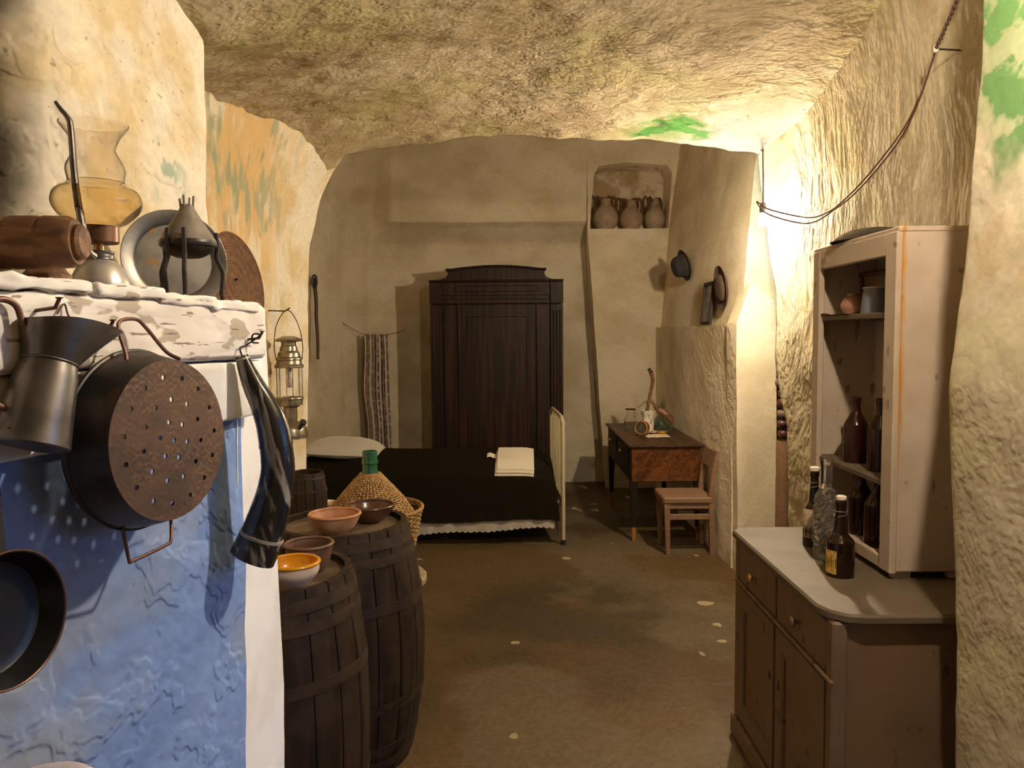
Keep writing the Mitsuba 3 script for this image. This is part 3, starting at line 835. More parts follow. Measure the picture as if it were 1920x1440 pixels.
# powder horn
px = [(455, 667, .010), (462, 690, .0135), (474, 722, .0175), (488, 752, .021), (501, 785, .0245), (508, 815, .0265), (512, 850, .0275), (513, 885, .0285), (508, 920, .0305), (499, 955, .033), (487, 990, .0350), (475, 1022, .0365), (462, 1050, .0375)]
cl = []
for x_, y_, r_ in px:                              # centre line in metres, in an upright plane just off the wall
    cl.append((-0.424 + (x_ - 455) * 0.00083, 1.215 + (x_ - 455) * 0.0002, 1.6185 - (y_ - 667) * 0.000845))
cl = smooth_profile(cl, 72); hr = np.interp(np.linspace(0, 1, len(cl)), np.linspace(0, 1, len(px)), [q[2] for q in px]) * 0.93
horn = thing('horn', 'glossy black cattle horn hanging from the far end of the white beam', 'horn')
k1 = int(len(cl) * 0.47); k2 = int(len(cl) * 0.88)
part(horn, 'tip_section', tube(cl[:k1 + 1], hr[:k1 + 1] * 1.03, 36), 'm_horn', 50)
part(horn, 'middle_section', tube(cl[k1:k2 + 1], hr[k1:k2 + 1], 36), 'm_horn', 50)
part(horn, 'mouth_section', tube(cl[k2:], hr[k2:] * 1.04, 36), 'm_horn', 50)
part(horn, 'band', tube(cl[k1 - 1:k1 + 1], hr[k1 - 1:k1 + 1] * 1.045, 36), 'm_horn')
part(horn, 'band', tube(cl[k2 - 1:k2 + 1], hr[k2] * 1.05, 36), 'm_hornband', label='thin pale ring near the wide end')
part(horn, 'tip_collar', tube(cl[1:3], hr[1:3] * 1.08, 24), 'm_hornband', label='pale collar near the tip')
hk = hp(0.03, 0.045, 1.644)
part(horn, 'hanging_wire', tube(smooth_profile([cl[1] + [0, 0, 0.002], cl[0] + [-0.002, -0.001, 0.012], (hk + cl[0]) / 2 + [-0.004, 0, 0.004], hk + [0.006, -0.003, 0.006], hk + [-0.004, -0.003, 0.008], hk + [-0.006, -0.003, -0.004], hk + [0.004, -0.002, -0.006]], 40), 0.0014, 6), 'm_iron')

# turned wooden roller lying on the shelf
rol = thing('wooden_roller', 'turned brown wooden roller lying on the mantel at far left', 'roller')
put = fr((-0.825, 0.905, 1.760), (1.0, 0.13, 0.015))
part(rol, 'barrel', put(lathe([(0.001, 0), (0.026, 0.0), (0.030, 0.01), (0.031, 0.12), (0.026, 0.128), (0.024, 0.14), (0.028, 0.150), (0.0305, 0.17), (0.0315, 0.225), (0.0300, 0.229), (0.0318, 0.233), (0.0318, 0.262), (0.0305, 0.266), (0.0318, 0.270), (0.031, 0.296), (0.027, 0.304), (0.001, 0.306)], 44)), 'm_roller', 30)
part(rol, 'end_knob', put(lathe([(0.001, 0.300), (0.020, 0.300), (0.0215, 0.309), (0.018, 0.313), (0.001, 0.314)], 32)), 'm_roller', 30)
single('wooden_block', rough(from_manifold(m3.Manifold.hull_points(np.asarray(box(-0.625, -0.575, 0.985, 1.03, 1.7095, 1.740, 0.01).vertices)).refine_to_length(0.01)), 0.003, 0.03, 8), 'm_roller', 'small worn wooden block on the mantel under the end of the roller', 'block')

# oil lamp
LO = np.array([-0.588, 1.115, 1.7095])
lam = thing('oil_lamp', 'oil lamp with a bulbous amber glass chimney on the mantel', 'oil lamp')
mv = lambda m: move(m, *LO, s=1.06)
part(lam, 'base', mv(lathe(smooth_profile([(0.001, 0), (0.037, 0.0), (0.038, 0.006), (0.035, 0.022), (0.027, 0.038), (0.018, 0.046), (0.017, 0.048)], 40), 48)), 'm_lampbase', 40)
part(lam, 'threaded_ring', mv(lathe([(0.017, 0.046), (0.0178, 0.048), (0.0172, 0.050), (0.0178, 0.052), (0.0172, 0.054), (0.0182, 0.056), (0.0182, 0.059), (0.001, 0.060)], 36)), 'm_tin')
part(lam, 'burner_tube', mv(lathe([(0.001, 0.058), (0.0062, 0.058), (0.006, 0.074), (0.001, 0.074)], 24)), 'm_brass')
part(lam, 'gallery', mv(lathe([(0.001, 0.069), (0.024, 0.0695), (0.0252, 0.071), (0.0252, 0.092), (0.024, 0.0925), (0.0225, 0.091), (0.0225, 0.073), (0.001, 0.073)], 40)), 'm_collar', label='dark copper burner collar')
gp = smooth_profile([(0.0235, 0.091), (0.036, 0.097), (0.050, 0.110), (0.0555, 0.124), (0.051, 0.138), (0.038, 0.147), (0.0345, 0.152), (0.0365, 0.164), (0.0345, 0.174), (0.026, 0.190), (0.0255, 0.196), (0.031, 0.209), (0.041, 0.223), (0.0425, 0.227)], 90)


def shell(p, t=0.0011):
    """A glass wall of thickness t along a profile, as a closed body."""
    d = np.gradient(p, axis=0); d /= np.linalg.norm(d, axis=1, keepdims=True)
    q = p + np.stack([-d[:, 1], d[:, 0]], 1) * t
    return np.vstack([p, q[::-1], p[:1]])


cutz = int(np.argmin(np.abs(gp[:, 1] - 0.150)))
part(lam, 'glass_bulb', mv(lathe(shell(gp[:cutz + 1]), 72)), 'm_amberglass', 50, label='amber glass bulb of the chimney')
part(lam, 'glass_chimney', mv(lathe(shell(gp[cutz:] + [0, 0.0004]), 72)), 'm_clearglass', 50, label='clear flared glass chimney')
rod = np.array([(-0.612, 1.065, 1.967), (-0.606, 1.065, 1.958), (-0.596, 1.065, 1.945), (-0.593, 1.0655, 1.931), (-0.591, 1.066, 1.866), (-0.585, 1.067, 1.806), (-0.581, 1.070, 1.770), (-0.581, 1.085, 1.762)])
part(lam, 'bent_rod', tube(smooth_profile(rod, 40), np.linspace(0.0022, 0.0062, len(smooth_profile(rod, 40))), 10), 'm_tin', label='thin bent metal rod in front of the glass')

# metal plate leaning at the back of the shelf
put = fr((-0.697, 1.615, 1.806), (0.60, -0.79, 0.10))
pl = [(0.001, 0.0), (0.075, 0.0), (0.083, 0.006), (0.1025, 0.0095), (0.104, 0.011), (0.1025, 0.0115), (0.082, 0.008), (0.074, 0.002), (0.001, 0.002)]
single('metal_plate', put(lathe(pl, 72)), 'm_zinc', 'round grey metal plate leaning behind the trivet on the mantel', 'plate', 35)

# iron trivet with a shallow bowl, an upturned funnel on it
TO = np.array([-0.572, 1.385, 1.7095])
tri = thing('trivet', 'black iron trivet standing on the mantel with a shallow bowl in its ring', 'trivet')
part(tri, 'ring', move(lathe([(0.046 + 0.0028 * math.cos(t), 0.104 + 0.006 * math.sin(t)) for t in np.linspace(0, 2 * math.pi, 9)], 48), *TO), 'm_iron')
for i, aa in enumerate((-75, 35, 165, 250)):
    c, s = math.cos(math.radians(aa)), math.sin(math.radians(aa))
    leg = [(0.0475 * c, 0.0475 * s, 0.126), (0.050 * c, 0.050 * s, 0.104), (0.048 * c, 0.048 * s, 0.082), (0.054 * c, 0.054 * s, 0.066), (0.058 * c, 0.058 * s, 0.052), (0.055 * c, 0.055 * s, 0.018), (0.059 * c, 0.059 * s, 0.002)]
    part(tri, 'leg', tube(smooth_profile(np.array(leg) + TO, 26), 0.0042, 8), 'm_iron')
part(tri, 'bowl', move(lathe(smooth_profile([(0.001, 0.078), (0.022, 0.080), (0.040, 0.091), (0.0465, 0.104), (0.0455, 0.105), (0.038, 0.094), (0.02, 0.083), (0.001, 0.081)], 40), 48), *TO), 'm_rustside', label='shallow rusty bowl')
fun = thing('funnel', 'upturned tin funnel with cut prongs set on the trivet', 'funnel')
FO = TO + np.array([0, 0, 0.1062])
cone = [(0.0475, 0.0), (0.0475, 0.003), (0.044, 0.008), (0.013, 0.058), (0.0105, 0.066), (0.0095, 0.066), (0.0115, 0.057), (0.0425, 0.008), (0.045, 0.0), (0.0475, 0.0)]
part(fun, 'cone', move(lathe(cone, 48), *FO), 'm_funnel', 30)
for i in range(8):
    c, s = math.cos(i * math.pi / 4), math.sin(i * math.pi / 4)
    hgt = 0.081 - 0.004 * (i % 3)
    part(fun, 'prong', tube([FO + [0.011 * c, 0.011 * s, 0.062], FO + [0.0115 * c, 0.0115 * s, 0.070], FO + [0.0125 * c, 0.0125 * s, hgt]], 0.0019, 6), 'm_funnel')

# woven tray leaning against the flue
put = fr((-0.735, 2.06, 1.787), (0.975, -0.17, 0.14))
rr = np.linspace(0.001, 0.134, 60)
zz = 0.004 + 0.0022 * np.abs(np.sin(rr * math.pi / 0.0075)) + 0.010 * (rr / 0.134) ** 3
tray = np.vstack([np.stack([rr, zz], 1), [(0.1365, 0.013), (0.134, 0.008)], np.stack([rr[::-1], zz[::-1] - 0.007], 1)])
single('woven_tray', put(lathe(tray, 64)), 'm_tray', 'round brown coiled wicker tray leaning at the far end of the mantel', 'tray', 30)
single('tray_nail', tube([(-0.86, 2.06, 1.80), (-0.752, 2.06, 1.795), (-0.722, 2.06, 1.80)], 0.003, 6), 'm_iron', 'iron nail in the flue wall holding the woven tray', 'nail')

# ------------------------------------------------------------------ barrels, bowls and the demijohn along the left wall
def barrel(x, y, R, r, h, label, rz=0, n=20, hoops=(0.05, 0.115, 0.30, 0.70, 0.885, 0.95), name='barrel', group=None, z0=0.0):
    k = thing(name, label, 'barrel', group)
    rng = np.random.default_rng(int(abs(x * 1000) + abs(y * 100)))
    zz = np.linspace(0, h, 22)
    prof = lambda z, d=0.0: r + (R - r) * (1 - (2 * z / h - 1) ** 2) + d
    t = 0.022 * (R / 0.3)
    w = 2 * math.pi / n
    for i in range(n):
        a0, a1 = i * w + 0.006, (i + 1) * w - 0.006
        d = rng.uniform(-0.0012, 0.0012)
        aa = np.array([a0, a0 + 0.012, (a0 + a1) / 2, a1 - 0.012, a1])
        dd = np.array([-0.0025, 0, 0.0006, 0, -0.0025]) + d
        P = np.zeros((len(zz), 10, 3))
        for j, z in enumerate(zz):
            ro = prof(z) + dd
            ri = prof(z) - t
            ang = np.concatenate([aa, aa[::-1]]) + math.radians(rz)
            rad = np.concatenate([ro, np.full(5, ri)])
            P[j, :, 0] = x + rad * np.cos(ang); P[j, :, 1] = y + rad * np.sin(ang); P[j, :, 2] = z0 + z + (rng.uniform(-0.001, 0.001) if j in (0, 21) else 0)
        m = grid(P.transpose(1, 0, 2), True)
        caps = []
        for j, fl in ((0, 0), (21, 1)):
            base = np.arange(10) * 22 + j
            for q in range(1, 9):
                tri_ = [base[0], base[q], base[q + 1]]
                caps.append(tri_ if fl else tri_[::-1])
        m = mesh(m.vertices, np.vstack([m.faces, caps]))
        part(k, 'stave', m, 'm_barrel', 40)
    hw = 0.036 * (h / 0.93)
    for f in hoops:
        z = f * h
        za = np.linspace(z - hw / 2, z + hw / 2, 4)
        p = [(prof(q, 0.0035), q + z0) for q in za]
        p = [(prof(za[0], -0.001), za[0] + z0)] + p + [(prof(za[-1], -0.001), za[-1] + z0)]
        part(k, 'hoop', move(lathe(p, 64), x, y, 0), 'm_hoop', 30)
    rh = prof(h * 0.965) - t - 0.001
    hd = extrude([(rh * math.cos(q), rh * math.sin(q)) for q in np.linspace(0, 2 * math.pi, 48, endpoint=False)], z0 + h - 0.045, z0 + h - 0.022)
    nb = 5
    for i in range(nb):
        y0, y1 = -rh + 2 * rh * i / nb + 0.001, -rh + 2 * rh * (i + 1) / nb - 0.001
        q = [(px_, py_) for px_, py_ in [(s * math.sqrt(max(rh * rh - yy * yy, 1e-6)), yy) for s, ys_ in ((1, np.linspace(y0, y1, 7)), (-1, np.linspace(y1, y0, 7))) for yy in ys_]]
        part(k, 'head_board', move(extrude(q, z0 + h - 0.045, z0 + h - 0.022 + rng.uniform(-0.001, 0.001)), x, y, 0, rz=40 + rz), 'm_barrelhead', False)
    return k


mat('m_barrelhead', lambda p, n, uv: mix((0.13, 0.088, 0.055), (0.055, 0.034, 0.022), spots(p, 12.0, 0.35, 0.65)), 0.6)
barrel(-0.765, 2.36, 0.305, 0.258, 0.925, 'tall dark wooden barrel nearest the white strip, holding two bowls', 5)
barrel(-0.670, 2.985, 0.315, 0.252, 0.925, 'tall dark wooden barrel beside the demijohn, holding terracotta and brown bowls', 17)
barrel(-0.960, 3.50, 0.235, 0.20, 0.80, 'dark barrel behind the others under the small keg', 9, 18)
barrel(-0.930, 3.44, 0.092, 0.076, 0.255, 'small dark wooden keg standing on the rear barrel', 0, 14, (0.08, 0.30, 0.70, 0.92), 'keg', z0=0.782)


def bowl(x, y, z, R, h, foot, mat_, label, rimmat=None, flare=0.75, thick=0.006):
    k = thing('bowl', label, 'bowl')
    out = smooth_profile([(foot * 0.96, 0), (foot, 0.003), (foot + (R - foot) * 0.55, h * 0.35), (R * 0.955, h * flare), (R, h * 0.93)], 30)
    inn = smooth_profile([(R - thick, h * 0.93), (R * 0.955 - thick, h * flare), (foot + (R - foot) * 0.5, h * 0.38), (foot * 0.8, 0.012), (0.001, 0.010)], 30)
    part(k, 'body', move(lathe(np.vstack([[(0.001, 0.001)], out, inn]), 56), x, y, z), mat_, 40)
    lip = [(R - thick * 0.35 + 0.0058 * math.cos(t), h * 0.94 + 0.0058 * math.sin(t)) for t in np.linspace(0, 2 * math.pi, 11)]
    part(k, 'rim', move(lathe(lip, 56), x, y, z), rimmat or mat_, True)
    return k


ZB = 0.9045
bowl(-0.672, 2.875, ZB, 0.096, 0.078, 0.050, 'm_terra', 'terracotta bowl on the front of the second barrel')
bowl(-0.572, 3.055, ZB, 0.098, 0.070, 0.046, 'm_browngloss', 'glossy dark brown bowl on the second barrel behind the terracotta one')
bowl(-0.650, 2.42, ZB, 0.076, 0.090, 0.050, 'm_darkclay', 'dark brown clay bowl on the nearest barrel behind the yellow-rimmed bowl')
k = bowl(-0.650, 2.235, ZB, 0.078, 0.085, 0.035, 'm_cream', 'cream bowl with a yellow glazed rim and inside on the nearest barrel', 'm_yellowglaze', 0.6)
out = smooth_profile([(0.0715, 0.079), (0.066, 0.055), (0.05, 0.035), (0.03, 0.0135), (0.001, 0.0115)], 24)
part(k, 'glazed_inside', move(lathe(out, 48), -0.650, 2.235, ZB), 'm_yellowglaze', True, label='glossy yellow glaze inside')

# demijohn in wicker, in a basket, on a round stool
dj = thing('demijohn', 'green glass demijohn in wicker with its basket, standing behind the second barrel', 'demijohn')
DX, DY, DZ = -0.745, 4.00, 0.388
dmv = lambda m: move(m, DX, DY, DZ, s=1.04)
neck = [(0.090, 0.44), (0.050, 0.495), (0.037, 0.515), (0.0355, 0.565), (0.041, 0.570), (0.041, 0.582), (0.037, 0.588), (0.0375, 0.628), (0.035, 0.632), (0.030, 0.631), (0.029, 0.56), (0.001, 0.55)]
part(dj, 'glass_neck', dmv(lathe(neck, 40)), 'm_greenglass', 35, label='green glass neck')
cone_r = lambda z: np.interp(z, [0.0, 0.04, 0.12, 0.22, 0.31, 0.39, 0.45, 0.50, 0.525], [0.175, 0.195, 0.222, 0.235, 0.218, 0.165, 0.112, 0.066, 0.044])


def weave(rf, z0, z1, rows, stakes, amp, rad, off=0.0):
    """Woven rods round upright stakes."""
    ms = []
    for i, z in enumerate(np.linspace(z0, z1, rows)):
        a = np.linspace(0, 2 * math.pi, stakes * 4 + 1)
        R_ = rf(z) + off + amp * np.cos(a * stakes / 2 + math.pi * (i % 2))
        ms.append(tube(np.stack([R_ * np.cos(a), R_ * np.sin(a), z + 0.0012 * np.sin(a * 3 + i)], 1), rad, 5, False))
    for s in range(stakes):
        a = (s + 0.5) * 2 * math.pi / stakes
        zz_ = np.linspace(z0, z1, 16)
        R_ = np.array([rf(z) for z in zz_]) + off
        ms.append(tube(np.stack([R_ * math.cos(a), R_ * math.sin(a), zz_], 1), rad * 1.1, 5))
    return cat(ms)


zl = np.linspace(0.02, 0.522, 40)
part(dj, 'wicker_lining', dmv(lathe([(max(cone_r(z) - 0.004, 0.02), z) for z in zl], 56)), 'm_wickerdark', True)
mat('m_wickerdark', (0.075, 0.038, 0.015), 0.8)
part(dj, 'wicker_cover', dmv(weave(cone_r, 0.27, 0.520, 29, 44, 0.0030, 0.0040)), 'm_wicker', True, kind='stuff')
bas_r = lambda z: np.interp(z, [0, 0.06, 0.34], [0.175, 0.20, 0.256])
part(dj, 'basket', dmv(weave(bas_r, 0.008, 0.335, 32, 46, 0.0042, 0.0042)), 'm_wicker', True, kind='stuff')
part(dj, 'basket_lining', dmv(lathe([(bas_r(z) - 0.008, z) for z in np.linspace(0.0, 0.325, 12)] + [(bas_r(0.325) - 0.012, 0.325)], 56)), 'm_wickerdark', True)
aa = np.linspace(0, 2 * math.pi, 260)
part(dj, 'basket_rim', dmv(cat([tube(np.stack([(0.257 + 0.006 * np.cos(30 * aa + q)) * np.cos(aa), (0.257 + 0.006 * np.cos(30 * aa + q)) * np.sin(aa), 0.342 + 0.006 * np.sin(30 * aa + q)], 1), 0.0045, 6, False) for q in (0, 2.1, 4.2)])), 'm_wicker', True)
st = thing('round_stool', 'low round pale-topped stool under the demijohn, its edge showing past the barrel', 'stool')
part(st, 'top', move(rough(lathe([(0.001, 0.345), (0.275, 0.345), (0.285, 0.352), (0.285, 0.378), (0.278, 0.385), (0.001, 0.386)], 64), 0.001, 0.1, 2), DX, DY, 0), 'm_plank', 30)
for i in range(3):
    c, s = math.cos(i * 2.094 + 0.5), math.sin(i * 2.094 + 0.5)
    part(st, 'leg', tube([(DX + 0.25 * c, DY + 0.25 * s, 0.0), (DX + 0.17 * c, DY + 0.17 * s, 0.35)], [0.018, 0.022], 10), 'm_barrel')
pk = [(0.001, 0.0), (0.075, 0.0), (0.085, 0.008), (0.120, 0.020), (0.122, 0.024), (0.118, 0.024), (0.082, 0.012), (0.001, 0.005)]
single('white_plate', move(lathe(pk, 56), -1.085, 4.27, 0.6830), 'm_porcelain', 'white plate lying on the crate, showing behind the keg and the demijohn', 'plate', 35)
bx = thing('wooden_crate', 'dark wooden crate behind the demijohn under the white plate', 'crate')
part(bx, 'crate_body', box(-1.19, -1.03, 4.12, 4.42, 0.0, 0.66, 0.006), 'm_barrel', False)
part(bx, 'lid', box(-1.20, -1.02, 4.11, 4.43, 0.66, 0.682, 0.004), 'm_barrel', False)

# pressure lantern on the left wall
lan = thing('lantern', 'metal pressure lantern hanging on the yellow left wall behind the horn', 'lantern')
LX, LY, LZ = -1.112, 3.86, 1.133
lm = lambda m: move(m, LX, LY, LZ)
part(lan, 'tank', lm(lathe(smooth_profile([(0.001, 0.0), (0.078, 0.0), (0.083, 0.006), (0.082, 0.03), (0.072, 0.062), (0.040, 0.085), (0.030, 0.092)], 44), 44)), 'm_lantern', 40)
mat('m_lantern', lambda p, n, uv: mix((0.33, 0.28, 0.20), (0.22, 0.18, 0.125), spots(p, 24.0, 0.4, 0.65)), 0.3, 0.75)
part(lan, 'pump_knob', lm(cat([tube([(0.055, -0.045, 0.055), (0.078, -0.064, 0.085)], 0.010, 10), tube([(0.078, -0.064, 0.085), (0.083, -0.068, 0.092)], 0.017, 12)])), 'm_black')
part(lan, 'burner_cup', lm(lathe([(0.030, 0.09), (0.034, 0.10), (0.034, 0.155), (0.048, 0.165), (0.062, 0.17), (0.062, 0.198), (0.056, 0.20), (0.001, 0.20)], 36)), 'm_lantern')
part(lan, 'globe', lm(lathe([(0.052, 0.198), (0.0545, 0.21), (0.0545, 0.345), (0.052, 0.352)], 40)), 'm_thinglass', True, label='clear glass globe')
for i in range(6):
    c, s = math.cos(i * math.pi / 3), math.sin(i * math.pi / 3)
    part(lan, 'guard_wire', lm(tube([(0.064 * c, 0.064 * s, 0.19), (0.064 * c, 0.064 * s, 0.36)], 0.0022, 6)), 'm_lantern')
part(lan, 'guard_ring', lm(lathe([(0.065 + 0.003 * math.cos(t), 0.203 + 0.006 * math.sin(t)) for t in np.linspace(0, 2 * math.pi, 8)], 36)), 'm_lantern')
part(lan, 'mantle', lm(lathe(smooth_profile([(0.001, 0.255), (0.014, 0.262), (0.018, 0.285), (0.010, 0.31), (0.012, 0.352)], 20), 16)), 'm_linen')
hood = [(0.068, 0.355), (0.071, 0.358), (0.071, 0.368), (0.064, 0.374), (0.060, 0.392), (0.066, 0.396), (0.065, 0.404), (0.056, 0.410), (0.052, 0.430), (0.044, 0.440), (0.040, 0.462), (0.036, 0.466), (0.036, 0.484), (0.062, 0.487), (0.066, 0.492), (0.060, 0.500), (0.030, 0.512), (0.001, 0.514)]
part(lan, 'hood', lm(lathe(hood, 44)), 'm_lantern', 25)
bail = [(-0.066, 0, 0.40), (-0.072, 0, 0.47), (-0.060, 0, 0.56), (-0.030, 0, 0.62), (-0.005, 0, 0.640), (0.020, 0, 0.628), (0.052, 0, 0.565), (0.070, 0, 0.475), (0.066, 0, 0.40)]
part(lan, 'bail', lm(tube(smooth_profile(bail, 48), 0.0024, 6)), 'm_ironwire')
single('wall_nail', tube([(-1.245, 3.87, 1.775), (-1.125, 3.86, 1.770), (-1.100, 3.86, 1.786)], 0.0035, 6), 'm_iron', 'iron nail in the left wall holding the lantern', 'nail')

# ------------------------------------------------------------------ alcove: bed
bed = thing('bed', 'single bed with a cream iron footboard and a black blanket in the alcove', 'bed')
x0, x1, y0, y1 = -1.70, 0.30, 5.93, 6.86
U = np.linspace(0, 1, 90); V = np.linspace(0, 1, 60)


def blanket_z(x, y):
    t = (y - y0) / (y1 - y0)
    z = 0.60 + 0.085 * np.sin(np.clip(t, 0, 1) * math.pi) ** 0.7 - 0.05 * np.clip((x - 0.05) / 0.25, 0, 1) ** 2
    return z + 0.02 * np.clip((-1.0 - x) / 0.3, 0, 1) - 0.06 * np.clip((-1.18 - x) / 0.25, 0, 1)


pts = []
path = [(y0 - 0.03, 0.215, 1)] + [(y0 - 0.028, z, 1) for z in np.linspace(0.26, 0.50, 6)]
rows = []
ypath = np.concatenate([np.full(8, y0 - 0.03), np.linspace(y0 - 0.028, y1, 40), np.full(5, y1 + 0.01)])
xs_ = np.linspace(x0, x1, 110)
rows = np.zeros((110, len(ypath), 3))
for i, x_ in enumerate(xs_):
    fold = 0.006 * math.sin(x_ * 23) + 0.004 * math.sin(x_ * 51 + 1)
    for j, y_ in enumerate(ypath):
        if j < 8:
            f = j / 8
            z = 0.205 + 0.012 * math.sin(x_ * 5 + 1) + (0.555 - 0.205) * f
            rows[i, j] = (x_, y_ - 0.012 * (1 - f) + fold * (1 - f), z)
        elif j < 48:
            e = (y_ - (y0 - 0.028))
            rnd = 0.05 * (1 - min(1.0, e / 0.09)) ** 2
            rows[i, j] = (x_, y_, float(blanket_z(np.array(x_), np.array(y_))) - rnd)
        else:
            rows[i, j] = (x_, y_, 0.56 - 0.08 * (j - 48))
# the foot end hangs down too
foot = np.repeat(rows[-1:], 6, 0)
for q in range(6):
    foot[q, :, 0] += 0.02 + 0.008 * q
    foot[q, :, 2] = np.minimum(foot[q, :, 2], rows[-1, :, 2] - 0.03 - 0.055 * q)
    foot[q, :, 2] = np.maximum(foot[q, :, 2], 0.20)
part(bed, 'blanket', rough(grid(np.concatenate([rows, foot], 0), flip=False), 0.004, 0.10, 5), 'm_blanket', True, label='black wool blanket')
part(bed, 'mattress', box(x0 - 0.06, x1 - 0.02, y0 + 0.02, y1 - 0.02, 0.36, 0.545, 0.03), 'm_linen', False)
for nm, (a, b) in (('side_rail', ((x0 - 0.1, y0 + 0.05, 0.33), (x1 + 0.06, y0 + 0.05, 0.33))), ('side_rail', ((x0 - 0.1, y1 - 0.05, 0.33), (x1 + 0.06, y1 - 0.05, 0.33)))):
    part(bed, nm, tube([a, b], 0.018, 8), 'm_bedframe')
# valance with a scalloped lace edge
xv = np.linspace(x0, x1 + 0.02, 420)
sc = np.abs(np.sin((xv - x0) * math.pi / 0.045))
sag = 0.022 * np.sin((xv + 0.3) * 2.6) + 0.008 * np.sin(xv * 9)
vz = np.linspace(0, 1, 7)
W = np.zeros((420, 7, 3))
for j, v in enumerate(vz):
    W[:, j, 0] = xv; W[:, j, 1] = y0 - 0.012 + 0.006 * np.sin(xv * 40) * v - 0.01 * v
    W[:, j, 2] = 0.235 * (1 - v) + v * (0.125 + sag - 0.012 * sc)
part(bed, 'valance', cat([grid(W), grid(W + [0, 0.002, 0], flip=True)]), 'm_lace', True, label='white lace-edged valance below the blanket')
yv = np.linspace(y0 - 0.02, y1, 160)
W2 = np.zeros((160, 7, 3))
sc2 = np.abs(np.sin((yv - y0) * math.pi / 0.045))
for j, v in enumerate(vz):
    W2[:, j, 0] = x1 + 0.035 + 0.010 * v + 0.004 * np.sin(yv * 30) * v; W2[:, j, 1] = yv
    W2[:, j, 2] = 0.27 * (1 - v) + v * (0.10 - 0.012 * sc2 + 0.08 * np.clip((yv - y0 - 0.05) / 0.5, 0, 1))
part(bed, 'valance_end', cat([grid(W2, flip=True), grid(W2 + [0.002, 0, 0])]), 'm_lace', True)
# footboard of painted iron tube
XF = 0.372
XA, XB = 0.390, 0.345                    # the footboard stands a little askew
pA, pB = y0 - 0.005, y1 - 0.05
rail = [(XF, pA, 0.0), (XF, pA, 0.88), (XF, pA + 0.015, 0.94), (XF, pA + 0.07, 0.982), (XF, pA + 0.16, 0.995), (XF, pB - 0.16, 0.995), (XF, pB - 0.07, 0.982), (XF, pB - 0.015, 0.94), (XF, pB, 0.88), (XF, pB, 0.0)]
askew = lambda y: XA + (XB - XA) * (y - pA) / (pB - pA)
rail = [(askew(q[1]), q[1], q[2]) for q in rail]
part(bed, 'footboard_frame', tube(smooth_profile(rail, 90), 0.015, 12), 'm_bedframe')
for i in range(6):
    yy = pA + (pB - pA) * (i + 1) / 7
    part(bed, 'footboard_bar', tube([(askew(yy), yy, 0.36), (askew(yy), yy, 0.985)], 0.007, 8), 'm_bedframe')
part(bed, 'footboard_rail', tube([(XA, pA, 0.36), (XB, pB, 0.36)], 0.013, 8), 'm_bedframe')
for yy in (pA, pB):
    part(bed, 'foot', tube([(askew(yy), yy, 0.0), (askew(yy), yy, 0.045)], [0.022, 0.019], 10), 'm_black')
# pillow
n1, n2 = 40, 30
u = np.linspace(-1, 1, n1); v = np.linspace(-1, 1, n2)
UU, VV = np.meshgrid(u, v, indexing='ij')
thk = (np.clip(1 - np.abs(UU) ** 2.6, 0, 1) * np.clip(1 - np.abs(VV) ** 2.6, 0, 1)) ** 0.55
topP = np.stack([UU * 0.32 * (1 - 0.05 * VV ** 2), VV * 0.26 * (1 - 0.06 * UU ** 2), thk * 0.112], -1)
botP = topP * [1, 1, -0.45]
pm = cat([grid(topP), grid(botP, flip=True)])
single('pillow', rough(move(pm, -1.395, 6.38, 0.688, ry=3), 0.007, 0.12, 3), 'm_linen', 'plump off-white pillow at the head of the bed', 'pillow', True)
# folded towel, draped over the front edge
tw = thing('folded_towel', 'folded cream towel lying on the black blanket near the footboard', 'towel')
yy = np.linspace(6.26, 5.905, 24)
for lay in range(4):
    xa, xb = -0.135 + 0.006 * lay, 0.165 + 0.004 * (lay % 2)
    Pt = np.zeros((16, 24, 3))
    for i, x_ in enumerate(np.linspace(xa, xb, 16)):
        ysh = yy + 0.010 * (lay % 2)
        e = np.clip((ysh - (y0 - 0.028)) / 0.09, 0, 1)
        zb = blanket_z(np.full(24, x_), ysh) - 0.05 * (1 - e) ** 2
        Pt[i, :, 0] = x_ + 0.02 * (yy - 6.1); Pt[i, :, 1] = ysh; Pt[i, :, 2] = zb + 0.008 + lay * 0.011
    low_ = Pt - [0, 0, 0.009]
    ring = np.concatenate([grid(Pt).vertices, grid(low_).vertices])
    m = trimesh.util.concatenate([grid(Pt, flip=True), grid(low_)])
    edge = cat([grid(np.stack([Pt[0], low_[0]], 0)), grid(np.stack([low_[-1], Pt[-1]], 0)), grid(np.stack([low_[:, 0], Pt[:, 0]], 0)), grid(np.stack([Pt[:, -1], low_[:, -1]], 0))])
    part(tw, 'fold', cat([m, edge]), 'm_towel', 40)
pn = np.zeros((8, 6, 3))
for i, x_ in enumerate(np.linspace(-0.205, -0.115, 8)):
    for j, y_ in enumerate(np.linspace(6.10, 6.20, 6)):
        pn[i, j] = (x_, y_ + 0.2 * (x_ + 0.15), float(blanket_z(np.array(x_), np.array(y_))) + 0.012 + 0.008 * math.sin(i * 0.9))
single('cloth_strip', cat([grid(pn, flip=True), grid(pn - [0, 0, 0.003])]), 'm_towel', 'small strip of pale cloth on the blanket at the left of the towel', 'cloth', 40)

